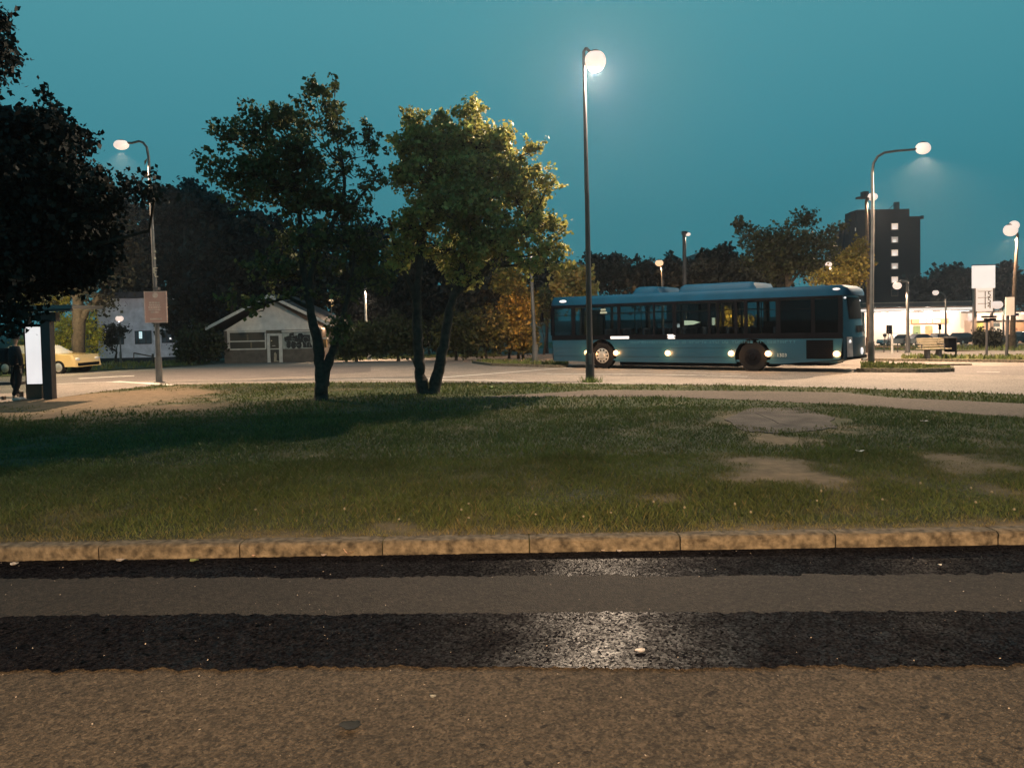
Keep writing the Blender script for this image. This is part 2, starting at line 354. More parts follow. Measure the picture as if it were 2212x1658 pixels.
# ------------------------------------------------------------------ lawn
edge=[(-900,905),(-300,880),(0,868),(110,861),(200,848),(345,831),(500,829),(801,826),(1100,827),(1300,829),(1500,831),(1819,838),(2212,852),(2600,868),(3200,895)]
EW=[G(*p) for p in edge]
ex=np.array([p.x for p in EW]); ey=np.array([p.y for p in EW])
_o=np.argsort(ex); ex=ex[_o]; ey=ey[_o]
def lawn_far(x): return np.interp(x,ex,ey)
def ell_px(px,py,rx,ry):
    c=G(px,py); a=G(px+rx,py); b=G(px,py+ry); t=G(px,py-ry)
    return (c.x,c.y,abs(a.x-c.x),abs(t.y-b.y)/2)
BARE=[ell_px(*e)+(w,) for *e,w in [(1690,1015,95,32,1.3),(1600,1035,70,18,.9),(1420,1078,110,18,.6),(2110,1005,120,22,.75),(2030,985,60,12,.7),(1690,915,150,40,.6),(1670,950,90,18,1.),
     (250,862,190,26,1.4),(400,880,120,10,.7),(60,868,120,8,.8),(840,1135,60,12,.5),(1010,1120,50,12,.4),(2170,1060,70,20,.5),(1850,1105,120,12,.3),(1560,985,60,12,.45)]]
def bare(x,y):
    x=np.asarray(x,float); y=np.asarray(y,float); v=(fbm(x,y,.9)-.5)*.9-.08
    for cx,cy,a,b,w in BARE: v=v+w*np.clip(1.25-np.sqrt(((x-cx)/a)**2+((y-cy)/b)**2)*(.55+.9*fbm(x+cx,y,1.6))+(fbm(x,y+cx,4.)-.5)*.6,0,1)
    d=y-(kA.y+(kB.y-kA.y)*(x-kA.x)/(kB.x-kA.x)); v=v+.45*np.clip(1-(d-.18)/.28,0,1)+(fbm(x+5,y,3.)-.5)*.5
    return np.clip(v*1.2,0,1)
GREEN=np.array((.085,.12,.027)); DRY=np.array((.27,.21,.09)); SOIL=np.array((.25,.175,.10))
def lawncol(x,y):
    b=bare(x,y)[...,None]; g=(.6+.8*fbm(x+20,y,1.7))[...,None]*GREEN; return g*(1-b)*.45+SOIL*b*(.7+.6*fbm(x,y,6.)[...,None])
nx,ny=330,150; X=np.linspace(-24,24,nx); T=np.linspace(0,1,ny)**1.3
XX,TT=np.meshgrid(X,T); Y0=kA.y+(kB.y-kA.y)*(XX-kA.x)/(kB.x-kA.x)+.17
YY=Y0+(np.minimum(lawn_far(XX),60)-Y0)*TT
ZZ=np.vectorize(gz)(YY)
me=bpy.data.meshes.new('lawn'); V=np.stack([XX,YY,ZZ],-1).reshape(-1,3)
fs=[(j*nx+i,j*nx+i+1,(j+1)*nx+i+1,(j+1)*nx+i) for j in range(ny-1) for i in range(nx-1)]
me.from_pydata(V.tolist(),[],fs); ca=me.color_attributes.new('Col','FLOAT_COLOR','POINT')
c4=np.ones((len(V),4),np.float32); c4[:,:3]=lawncol(V[:,0],V[:,1]); ca.data.foreach_set('color',c4.ravel()); me.materials.append(m_lawn)
o=bpy.data.objects.new('lawn',me); COL.objects.link(o); struct(o)
# path and slab
pt=[(1030,857.5),(1180,849),(1290,842),(1430,843),(1642,845),(1819,847.5),(1925,859),(2212,872),(2600,892)]
pb=[(1030,859),(1180,857.5),(1290,857),(1430,857.5),(1642,865),(1854,877),(2031,889),(2212,903),(2600,935)]
strip('path',pb,pt,.006,m_path)
slab=MB(); sp=[(1565,906),(1614,932),(1685,937),(1760,930),(1801,925),(1798,903),(1731,881),(1628,881)]; so=[]
for (x0,y0),(x1,y1) in zip(sp,sp[1:]+sp[:1]):
    for k in range(6):
        u=k/6; q=G(x0+(x1-x0)*u,y0+(y1-y0)*u); so.append((q.x+random.uniform(-.05,.05),q.y+random.uniform(-.06,.06)))
slab.prismz(so,-.02,.012)
tag(slab.build('concrete_slab',mat('old_concrete',(.085,.07,.058),.95,.5,2.2,1.,30)),'cracked grey slab sunk in the lawn below the bus','slab')
cr_=MB(); L=[(1632,893),(1650,901),(1668,908),(1682,916),(1700,919)]
for a,b in zip(L,L[1:]):
    p,q=G(*a),G(*b); d=(q-p).normalized(); nn=Vector((-d.y,d.x,0))*.012
    cr_.add([(p-nn)[:2]+(.0145,),(q-nn)[:2]+(.0145,),(q+nn)[:2]+(.0145,),(p+nn)[:2]+(.0145,)],[(0,1,2,3)])
cr_.build('crack',m_black,bpy.data.objects['concrete_slab'])
# grass blades
def blades(n,y0,y1,h,w,seed):
    r=np.random.default_rng(seed); y=y0+(y1-y0)*r.random(n)**.9; x=(r.random(n)*2-1)*(y*.70+4)
    yk=kA.y+(kB.y-kA.y)*(x-kA.x)/(kB.x-kA.x)+.15
    lf=lawn_far(x); b=bare(x,y)
    nk=np.clip(1-(y-yk)/.4,0,1); keep=(y>yk)&(y<lf-.02)&(r.random(n)>(b-.3*nk)*1.25)
    # keep path and slab clear
    for (nearL,farL) in ((pb,pt),):
        A=np.array([G(*p)[:2] for p in nearL]); B=np.array([G(*p)[:2] for p in farL])
        oa=np.argsort(A[:,0]); ob=np.argsort(B[:,0])
        yn=np.interp(x,A[oa,0],A[oa,1],left=99,right=99); yf=np.interp(x,B[ob,0],B[ob,1],left=-99,right=-99); keep&=~((y>yn)&(y<yf))
    sc=G(1685,908); keep&=~(((x-sc.x)/1.25)**2+((y-sc.y)/1.05)**2<.55+.75*fbm(x,y,2.5))
    x,y,b,nk=x[keep],y[keep],b[keep],nk[keep]; n=len(x); z=np.where(y<20,0,-(y-20)*.008)
    tall=fbm(x+3,y+8,.8); hh=h*(.45+.9*r.random(n))*(.35+1.6*np.clip(tall-.2,0,1))*(1-.6*b)*(1-.35*nk)
    a=r.random(n)*2*math.pi; ww=w*(.6+.8*r.random(n)); la=r.random(n)*2*math.pi; ln=hh*(.2+.9*r.random(n))
    p=np.stack([x,y,z],-1); dx=np.stack([np.cos(a)*ww,np.sin(a)*ww,0*a],-1); le=np.stack([np.cos(la)*ln,np.sin(la)*ln,hh],-1)
    V=np.stack([p-dx,p+dx,p+le*.6+dx*.6+np.array([0,0,.0]),p+le],1)
    V[:,3,2]-=.1*hh
    c=(GREEN*(.6+.9*r.random((n,1)))*(.75+.6*fbm(x,y,1.2)[:,None])); k=np.clip(r.random(n)*.3+b*.9-.05+nk*.4*r.random(n),0,1)[:,None]; k=np.where(r.random((n,1))<.06,.9,k)
    c=c*(1-k)+DRY*k; return V.reshape(-1,3),np.repeat(c,4,0)
Vs,Cs=zip(blades(210000,6.5,10.5,.066,.0035,1),blades(140000,10,16,.065,.007,2),blades(75000,15.5,26.5,.075,.014,3))
g=fastmesh('grass',np.concatenate(Vs),4,m_gr,col=np.concatenate(Cs)); tag(g,'green and straw coloured grass growing on the verge','grass',kind='stuff')
# weeds: small dandelion clocks / clover heads and broad leaf plants in the verge
r=np.random.default_rng(5); fl=[]
spots=[(1010,1110),(1000,1125),(1015,1135),(1262,1140),(1320,1125),(1415,1110),(1765,1105),(1772,1090),(1905,1100),(2100,1080),(2110,1110),(1590,1120),(1620,1135),(550,1120),(745,1130),(1480,1125),(2190,1125),(1160,1130),(1990,1070),(860,1140),(2140,1085)]
proto=None
for i,(px,py) in enumerate(spots):
    p=G(px,py); h=.07+.07*r.random()
    t=thing('clover_flower','small pale flower head on a thin stem in the verge grass','flower',p,r.random()*6,'pale flowers dotted along the verge')
    if proto is None:
        s_m=MB(Matrix.Translation(p)).tube([(0,0,0),(.006,0,.05),(.012,.003,.1)],.0018,5); st=s_m.build('stem',mat('stem_green',(.08,.11,.03),.7),t)
        hd=MB(Matrix.Translation(p)); hd.ell((.012,.003,.105),.012,.012,.011,8,5); hdo=hd.build('flower_head',mat('pale_petals',(.3,.26,.17),.8,.2,20),t,smooth=True); proto=(st,hdo,p.copy(),t.matrix_basis.copy())
    else:
        for q in proto[:2]:
            c=q.copy(); COL.objects.link(c); c.parent=t; c.matrix_parent_inverse=proto[3].inverted()
        t.scale=(1,1,h/.1)
# ------------------------------------------------------------------ main road and surfaces
rn=[(p[0],p[1]) for p in edge]
rf=[(-900,872),(-300,833),(0,815),(110,809),(200,804),(345,796),(420,791),(476,785),(727,779),(964,772),(1086,770),(1180,757),(1500,754),(2212,748),(2700,742)]
strip('main_road',rn,rf,.004,m_road)
strip('road_surface',[(-200,840),(110,829),(345,822),(500,819),(676,811),(801,803)],[(-200,828),(110,815),(345,800),(500,795),(676,791),(801,790)],.008,m_road2)
strip('road_surface',[(1960,806),(2212,811),(2600,820)],[(2010,791),(2212,790),(2600,790)],.008,m_road2)
strip('side_road',[(1100,758),(1150,760),(1230,768)],[(1140,722),(1170,718),(1235,716)],.008,m_road2)
def mark(pts,w,name='road_marking'):
    P=[G(*p) for p in pts]; A=[];B=[]
    for i,p in enumerate(P):
        d=(P[min(i+1,len(P)-1)]-P[max(i-1,0)]); nn=Vector((-d.y,d.x,0)).normalized()*w/2; A.append((p-nn)[:]); B.append((p+nn)[:])
    strip(name,A,B,.012,m_paint,True)
mark([(115,830),(230,825),(345,827.5)],.16); mark([(170,818),(250,813.5),(290,812)],.45); mark([(250,824),(370,832)],.28)
mark([(690,821),(760,820),(801,819.5),(924,820.5),(1116,822.8)],.14); mark([(560,822),(620,820),(690,818.5)],.1)
mark([(924,818),(1040,809),(1201,796.5),(1240,794)],.2)
mark([(1160,807.5),(1281,808.5),(1400,809),(1573,812.5),(1615,814)],.14)
mark([(1340,800),(1500,805),(1600,809)],.08)
mark([(2110,803),(2160,804)],.12); mark([(801,799),(880,796),(960,793)],.1)
mark([(110,807.5),(250,801.5),(400,794.5)],.5,'far_kerb'); 
# far grass verges
def verge(name,near,far,n,hgt,seed,label):
    strip(name,near,far,.016,mat('far_lawn',(.06,.075,.022),.95,.4,1.5,1.,12))
    A=[G(*p) for p in near];B=[G(*p) for p in far]; r=np.random.default_rng(seed); V=[];C=[]
    for _ in range(n):
        i=r.integers(len(A)-1); u,v=r.random(2); p=(A[i].lerp(A[i+1],u)).lerp(B[i].lerp(B[i+1],u),v); hh=hgt*(.5+r.random()); a=r.random()*3.14; w=.03+.04*r.random()
        z=gz(p.y); d=np.array((math.cos(a)*w,math.sin(a)*w,0)); b=np.array((p.x,p.y,z)); t=b+np.array((r.normal()*.06,r.normal()*.05,hh)); V+= [b-d,b+d,t+d*.3,t-d*.2]
        c=GREEN*(.9+.9*r.random()); k=r.random()*.5; C+=[c*(1-k)+DRY*k]*4
    tag(fastmesh('grass',np.array(V),4,m_gr,col=np.array(C)),label,'grass',kind='stuff')
verge('verge',[(-60,818),(110,806),(200,801),(345,793),(440,787)],[(-60,790),(110,786),(200,781),(345,780),(440,776)],3500,.16,11,'grass verge in front of the white house and yellow car')
verge('verge',[(727,778),(801,775),(964,771),(1086,769)],[(727,768),(801,766),(964,763),(1060,762)],2500,.16,12,'grass verge under the dark bushes behind the trees')
verge('traffic_island',[(1020,783.5),(1060,789),(1201,793),(1225,793)],[(1050,780),(1100,780),(1201,783),(1225,784)],1200,.12,13,'grass on the traffic island ahead of the bus')
verge('traffic_island',[(1862,803),(1900,803),(1980,804),(2060,803)],[(1862,787),(1900,787.5),(1980,791),(2050,800)],1500,.12,14,'grass on the traffic island behind the bus')
verge('verge',[(1950,776),(2050,777),(2212,778),(2400,779)],[(1950,772),(2050,772),(2212,772),(2400,773)],900,.15,15,'grass strip under the bench and the bin')
verge('verge',[(1100,757),(1150,753),(1240,750)],[(1110,742),(1150,740),(1240,738)],700,.15,16,'grass wedge beside the far side road')
verge('verge',[(1870,756),(2050,757),(2250,758)],[(1870,749),(2050,749),(2250,750)],700,.2,17,'dry grass bank in front of the filling station')
def kerbrun(pts,w,h,name='far_kerb'):
    P=[G(*p) for p in pts]; mb=MB()
    for p,q in zip(P,P[1:]):
        d=(q-p); nn=Vector((-d.y,d.x,0)).normalized()*w
        a=[p,q,q+nn,p+nn]; mb.add([(v.x,v.y,gz(v.y)-.02) for v in a]+[(v.x,v.y,gz(v.y)+h) for v in a],[(0,1,2,3),(4,5,6,7),(0,1,5,4),(1,2,6,5),(2,3,7,6),(3,0,4,7)])
    struct(mb.build(name,m_stone))
kerbrun([(1860,779.5),(2000,780.5),(2212,783),(2500,787)],.25,.1)
kerbrun([(1917,788.5),(2010,790),(2100,789)],.15,.06)
kerbrun([(1020,784.3),(1060,790),(1201,794),(1225,794)],.15,.11)
kerbrun([(1850,804),(1900,804.2),(1980,805),(2062,803.6)],.15,.13)
# ------------------------------------------------------------------ street lamps
def pxm(Y): return F/Y
LIGHTCOL=(1.,.68,.43)
def light(name,p,W,col=LIGHTCOL,r=.12,parent=None,spot=None):
    l=bpy.data.lights.new(name,'SPOT' if spot else 'POINT')
    if spot: l.spot_size=R(spot if spot!=141 else 154); l.spot_blend=.35 if spot!=141 else .5
    r=min(r,.05); l.energy=W; l.color=col; l.shadow_soft_size=r; o=bpy.data.objects.new(name,l); COL.objects.link(o); o.location=p
    if parent is not None: o.parent=parent; o.matrix_parent_inverse=parent.matrix_basis.inverted()
    return o
def lamp(name,label,base,Yoff,pole,head,W,headpx=(28,22),rad=(.09,.05),m=m_pole,mh=None,col=LIGHTCOL,group='street lamps around the junction',Y=None,cat='street lamp',extra=None,lightoff=None):
    b=G(*base) if Y is None else at(base[0],base[1],Y); Yd=b.y
    b=Vector((b.x,Yd,gz(Yd)-.02))
    t=thing(name,label,cat,b,0,group)
    P=[b]+[at(px,py,Yd) for px,py in pole]
    n=len(P); lens=[0]
    for p,q in zip(P,P[1:]): lens.append(lens[-1]+(q-p).length)
    rs=[rad[0]+(rad[1]-rad[0])*l/lens[-1] for l in lens]
    # split in sections so the pole has a visible step
    MB().tube(P,rs,10).build('pole',m,t,smooth=True)
    mb=MB(); mb.tube([b,b+Vector((0,0,.9))],rad[0]*1.35,12); mb.tube([b,b+Vector((0,0,.05))],rad[0]*2.2,12); mb.build('pole_base',m,t,smooth=True)
    hp=at(head[0],head[1],Yd); k=Yd/F; rx,rz=headpx[0]*k/2*.88,headpx[1]*k/2*.88
    tip=P[-1]
    mb=MB(); mb.ell((hp.x,hp.y,hp.z+rz*.1),rx*.8,rx*.6,rz*.98,16,4,.72,1)
    d=(hp-tip)
    if d.length>rx*.5: mb.tube([tip,tip.lerp(Vector((hp.x,hp.y,hp.z+rz*.4)),.75)],[rs[-1],rs[-1]*1.1],8)
    (mb.build('lamp_housing',m,t,smooth=True) if d.length<=rx*.5 else None)
    if d.length>rx*.5:
        MB().ell((hp.x,hp.y,hp.z+rz*.1),rx*.8,rx*.6,rz*.98,16,4,.72,1).build('lamp_housing',m,t,smooth=True); MB().tube([tip,tip.lerp(Vector((hp.x,hp.y,hp.z+rz*.4)),.75)],[rs[-1],rs[-1]*1.1],8).build('bracket',m,t,smooth=True)
    mb=MB(); mb.ell((hp.x,hp.y,hp.z),rx,rx*.8,rz,20,10,-1,.8); mb.build('lamp_glass',mh or m_lamp,t,smooth=True)  # glass drawn larger than the fitting so it takes in the glare
    if W: light('lamp_or_added_light',Vector((hp.x,hp.y,hp.z-rz*1.0-.06)),W,col,.05,t,lightoff)
    return t
lampA=lamp('street_lamp','tall street lamp with round glaring head standing on the lawn edge','A' and (1275,824),0,[(1268,420),(1267.5,415),(1262,160),(1261,112),(1266,104)],(1286,132),7500,(52,52),(.10,.045),m_poled,col=(1,.76,.54))
Yd=lampA.location.y; p=at(1274,775,Yd); MB().bbox(p.x-.05,Yd-.135,p.z-.16,p.x+.05,Yd-.1,p.z+.16,.01).build('service_hatch',m_pole,lampA)
lt=light('lamp_or_added_light',at(1286,175,24.),1500,LIGHTCOL,.05,lampA,130); lt.rotation_euler=(R(28),0,0)
lampB=lamp('street_lamp','street lamp with long bent arm reaching right behind the bus',(1882,787),0,[(1883,640),(1885,480),(1884,375),(1887,353),(1896,338),(1910,330),(1935,326),(1975,323)],(1994,320),13000,(36,30),(.09,.04),lightoff=141)
lampC=lamp('street_lamp','street lamp with short curved arm on the left carrying the pink sign',(344,826),0,[(340,720),(327,450),(321,340),(317,318),(309,308),(300,305),(285,309)],(262,313),9000,(36,24),(.085,.04),lightoff=125)
lampD=lamp('street_lamp','street lamp on wooden pole in front of the tower block',(1878,778),0,[(1876,640),(1873,520),(1871,437),(1872,432)],(1885,425),2500,(24,20),(.14,.08),m_wood,Y=44,lightoff=165)
mb=MB(); Yd=44.; mb.fbox(1865.5,413,1877,424,Yd,.4); mb.fbox(1853,424.5,1877,429,Yd+.05,.3); mb.build('crossarm',m_poled,lampD)
lampE=lamp('street_lamp','street lamp with pale tapering pole at the right picture edge',(2187,757),0,[(2188,700),(2192,610),(2197,530),(2198,505)],(2183,497),5000,(34,30),(.16,.07),m_wood,Y=46,lightoff=165)
mb=MB(); p=at(2187,497,46); MB().ell((p.x+.1,p.y,p.z+.28),.3,.25,.28).build('lamp_glass',m_lamp,lampE,smooth=True)  # second glowing glass stands for the twin glare of this lamp
lampF=lamp('street_lamp','small orange street lamp above the bus roof pods',(1431,742),0,[(1431,650),(1430,580)],(1424,568),900,(20,16),(.12,.07),Y=58,lightoff=150,mh=m_lampw,col=(1,.5,.2))
lampG=lamp('street_lamp','street lamp with dark flat topped post behind the bus middle',(1479,745),0,[(1479,640),(1478,502)],(1486,506),500,(13,9),(.16,.12),m_poled,Y=52,lightoff=150)
mb=MB(); mb.fbox(1474,499,1483,507,52,.3); mb.build('post_cap',m_poled,lampG)
lampH=lamp('street_lamp','tiny orange lamp glowing among the far trees left of the centre pole',(1253,745),0,[(1254,650),(1254,600)],(1252,597),500,(13,11),(.1,.06),Y=70,lightoff=150,mh=m_lampw,col=(1,.5,.2))
lampI=lamp('street_lamp','street lamp with square arm in front of the tower block base',(1961,778),0,[(1961,700),(1960,612),(1958,608),(1945,607)],(1938,617),900,(21,18),(.09,.07),Y=42,lightoff=150,m=m_pole)
lampJ=lamp('street_lamp','small street lamp with curved neck above the filling station roof',(2043,748),0,[(2043,700),(2043,645),(2040,636),(2032,632)],(2021,632),900,(15,13),(.13,.08),Y=92,lightoff=150)
lampK=lamp('globe_lamp','white globe lamp beside the price pylon',(2168,752),0,[(2167,670),(2163,660)],(2154,658),900,(27,21),(.12,.08),Y=88,lightoff=150,cat='globe lamp')
lampL=lamp('garden_lamp','white globe garden lamp on thin pole before the white house',(261,783),0,[(260,740),(259,696)],(258,688),1500,(19,15),(.06,.05),col=(.95,.85,.9),cat='garden lamp',Y=60)
lampN=lamp('street_lamp','white street lamp with plain pale pole right of the kiosk',(798,777),0,[(795,740),(791,700),(788,632)],(790,622),13000,(10,8),(.12,.06),m_paint,lightoff=150)
lampO=lamp('street_lamp','street lamp with pale pole hidden by leaves left of the bus',(1156,780),0,[(1153,700),(1148,600),(1146,562)],(1150,556),0,(10,8),(.11,.07))
lampP=lamp('street_lamp','small street lamp behind the shelter trunk on the left',(166,790),0,[(165,700),(165,640)],(165,622),500,(8,12),(.07,.05),m_paint,Y=50,lightoff=150)
lampQ=lamp('street_lamp','street lamp post hidden in the golden tree behind the bus',(1797,760),0,[(1796,640),(1795,580)],(1790,571),600,(16,13),(.09,.06),m_paint,Y=40,lightoff=150,col=(1,.66,.38))
lampR=lamp('street_lamp','small orange lamp behind the kiosk gable',(716,745),0,[(716,700),(716,658)],(715,650),350,(11,9),(.07,.05),Y=62,mh=m_lampw,col=(1,.5,.2))
light('lamp_or_added_light',at(1100,690,56),250,(1,.42,.12),.15,lampR)  # added orange light on the far bushes, away from any lamp head
# lamp standing behind the photographer on the near pavement
tb=thing('street_lamp','street lamp on the near pavement behind the viewpoint','street lamp',(1.5,-13,-.12),0,'street lamps around the junction')
MB().tube([(1.5,-13,-.12),(1.5,-13,5.5),(1.5,-12.8,6.6),(1.5,-12.2,7.0)],[.09,.06,.05,.045],10).build('pole',m_pole,tb,smooth=True)
MB().ell((1.5,-11.9,7.02),.22,.36,.12).build('lamp_housing',m_pole,tb,smooth=True)
l=bpy.data.lights.new('lamp_or_added_light','SPOT'); l.energy=34000; l.color=(1,.60,.30); l.shadow_soft_size=.12; l.spot_size=R(150); l.spot_blend=.16
lo=bpy.data.objects.new('lamp_or_added_light',l); COL.objects.link(lo); lo.location=(1.5,-11.9,6.8); lo.parent=tb; lo.matrix_parent_inverse=tb.matrix_basis.inverted()
# ------------------------------------------------------------------ trees
def unit(n,r):
    v=r.normal(size=(n,3)); return v/np.linalg.norm(v,axis=1,keepdims=True)
def leafmesh(C,k,spread,size,r,tint=(1,1,1),droop=.3):
    """C clump centres; k leaves each"""
    n=len(C)*k; c=np.repeat(C,k,0)+r.normal(size=(n,3))*spread*np.array((1,1,.8))
    a=unit(n,r); a[:,2]-=droop; a/=np.linalg.norm(a,axis=1,keepdims=True)
    b=np.cross(a,unit(n,r)); b/=np.linalg.norm(b,axis=1,keepdims=True)
    s=(size*(.45+1.0*r.random(n)**1.3))[:,None]; a=a*s; b=b*s*(.28+.22*r.random((n,1))); nn=np.cross(a,b); nn/=np.linalg.norm(nn,axis=1,keepdims=True)
    V=np.stack([c-a*.5,c+b+nn*s*.08,c+a*.5,c-b+nn*s*.08],1).reshape(-1,3)
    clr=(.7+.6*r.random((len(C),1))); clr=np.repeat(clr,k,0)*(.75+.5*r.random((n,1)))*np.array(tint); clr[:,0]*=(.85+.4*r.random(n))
    return V,np.repeat(clr,4,0)
def tree(name,label,base,trunks,lobes,Y=None,clumps=400,k=22,spread=.2,size=.1,seed=1,leaf=None,bark=None,limbw=.05,cat='tree',group=None,tint=(1,1,1),shell=.55,twigs=True,droop=.3,zsq=1.,shoots=40,lt_=(.34,.42,.42),gap=None):
    r=np.random.default_rng(seed); b=G(*base) if Y is None else at(base[0],base[1],Y); Yd=b.y; b=Vector((b.x,Yd,gz(Yd)))
    t=thing(name,label,cat,b,0,group); mb=MB(); nodes=[]
    for tr in trunks:
        P=[];Rr=[]
        for q in tr:
            px,py,rp=q[:3]; dy=q[3] if len(q)>3 else 0
            p=at(px,py,Yd+dy); P.append(p); Rr.append(rp/F*Yd)
        
        if abs(tr[0][1]-base[1])<14: P[0].z=b.z-.05
        # smooth
        PP=[];RR=[]
        for i in range(len(P)-1):
            for s in range(4):
                u=s/4; PP.append(P[i].lerp(P[i+1],u)+Vector(r.normal(size=3)*Rr[i]*.07)); RR.append((Rr[i]*(1-u)+Rr[i+1]*u)*(1+.05*r.normal())*(.84 if i or u else 1.1))
        PP.append(P[-1]); RR.append(Rr[-1]); PP[0]=P[0]; 
        mb.tube(PP,RR,10)
        nodes+= [(np.array(p),rr) for p,rr in zip(PP,RR)][len(PP)//3:]
    NP=np.array([q[0] for q in nodes]); NR=[q[1] for q in nodes]
    vols=[]; L=[]
    for lb in lobes:
        px,py,rx,rz=lb[:4]; dy=lb[4] if len(lb)>4 else 0; ry=lb[5] if len(lb)>5 else min(rx,rz)/F*Yd
        c=np.array(at(px,py,Yd+dy)); a=np.array((rx/F*Yd,ry,rz/F*Yd)); L.append((c,a)); vols.append(a.prod()**.75*(lb[6] if len(lb)>6 else 1))
    vols=np.array(vols)/sum(vols); C=[]
    for (c,a),v in zip(L,vols):
        n=max(3,int(clumps*v)); d=unit(n,r)*((r.random((n,1))**shell)); d*=(.78+.34*r.random((n,1)))
        pts=c+d*a
        if gap: pts=pts[(vn(pts[:,0]+pts[:,1]*.8,pts[:,2]+pts[:,1]*.3,gap[0])*.65+vn(pts[:,0]-pts[:,1],pts[:,2],gap[0]*2.3)*.35)>gap[1]]
        if len(pts)==0: pts=c[None,:]
        C.append(pts)
        # limb to lobe centre
        if twigs:
            dist=np.linalg.norm(NP-c,axis=1)+ (NP[:,2]>c[2])*1.5; i=int(np.argmin(dist)); st=Vector(NP[i]); en=Vector(c)
            mid=st.lerp(en,.5)+Vector(r.normal(size=3)*.12*(en-st).length); w0=min(NR[i]*.7,limbw)
            limb=[st,st.lerp(mid,.5)+Vector(r.normal(size=3)*.04),mid,mid.lerp(en,.6),en]; mb.tube(limb,[w0,w0*.85,w0*.65,w0*.5,w0*.35],6)
            LN=np.array([list(p) for p in limb[1:]])
            for p in pts[::1 if n<140 else 2]:
                dd=np.linalg.norm(LN-p,axis=1); j=int(np.argmin(dd)); s0=Vector(LN[j]); e0=Vector(p)
                if (e0-s0).length>1e-3: mb.tube([s0,s0.lerp(e0,.5)+Vector(r.normal(size=3)*.1*(e0-s0).length),e0],[w0*.3,w0*.2,.006],4,False)
    if shoots:
        U=size/.115; SH=[]
        for _ in range(shoots):
            q=r.integers(len(L)); c,a=L[q]; d=unit(1,r)[0]; d[2]=abs(d[2])*.9+.05 if r.random()<.75 else d[2]; d/=np.linalg.norm(d); st=c+d*a*.9
            dd=d*.6+np.array((0,0,.5))*r.random()+r.normal(size=3)*.25; dd/=np.linalg.norm(dd); ln=(.08+.38*r.random()**2)*U**.5; st=c+d*a*.8
            m_=int(3+ln/.1); pts=[st+dd*ln*k_/m_+r.normal(size=3)*.02 for k_ in range(m_+1)]; SH+=pts[1:]
            if twigs: mb.tube([Vector(c+(st-c)*.6),Vector(st),Vector(pts[-1])],[.012*U,.008*U,.004*U],4,False)
        S2=np.array(SH)
    C=np.concatenate(C)
    mb.build('trunk',bark or m_bark,t,smooth=True,angle=60)
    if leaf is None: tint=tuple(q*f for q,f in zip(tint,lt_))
    V,c=leafmesh(C,k,spread,size,r,tint,droop)
    if shoots:
        V2,c2=leafmesh(S2,max(4,k//3),spread*.55,size,r,tint,droop); V=np.concatenate([V,V2]); c=np.concatenate([c,c2])
    fastmesh('crown',V,4,leaf or m_leaf,t,c)
    return t
# two small trees on the lawn
tree('garden_tree','dark crooked tree with forked trunk on the lawn before the kiosk',(695,864),
 [[(694,868,20),(694,835,17),(693,790,16),(686,740,14),(676,690,11),(664,640,10),(655,590,9),(652,520,7),(645,460,6),(640,420,4)],
  [(698,830,13),(706,790,12),(720,755,10),(732,715,8),(742,680,7),(752,640,6),(760,600,5),(764,560,4)],
  [(664,640,9),(672,590,8),(690,540,6),(715,490,6),(735,450,5),(745,400,4),(740,350,3)],
  [(735,450,5),(765,440,4),(800,400,3),(815,380,2)]],
 [(490,300,38,30,.3,.7,.6),(545,290,55,38,0,.9),(600,265,50,38,.2,.9),(660,270,55,45,0,.9),(640,330,80,45,-.2,1.1),(560,350,75,42,.2,1.),(720,285,35,55,0,.6),(722,225,14,35,0,.35,.5),(682,205,14,14,0,.2,.5),(690,355,70,50,0,1.1),(590,400,85,45,.2,1.1),(500,385,50,35,0,.8,.7),(468,350,28,45,.2,.5,.5),(680,420,75,45,-.2,1.),(775,340,45,30,0,.5,.35),(815,310,25,30,0,.4,.3),(780,395,50,35,.2,.7,.8),(610,455,70,30,0,.9,.5),(530,425,50,25,0,.6,.4),(740,450,60,40,0,.9),(650,520,95,50,.2,1.1,.8),(760,520,70,60,.1,.9,.8),(600,590,85,50,0,1.,.5),(720,600,80,55,.2,1.,.6),(575,655,95,22,-.1,.8,.4),(790,560,45,50,.2,.6,.7),(820,610,30,30,.1,.5,.6),(735,720,12,30,0,.2,.2)],
 clumps=1500,k=15,spread=.095,size=.108,gap=(1.5,.45),shoots=260,lt_=(.36,.46,.5),seed=3,shell=.6,limbw=.07)
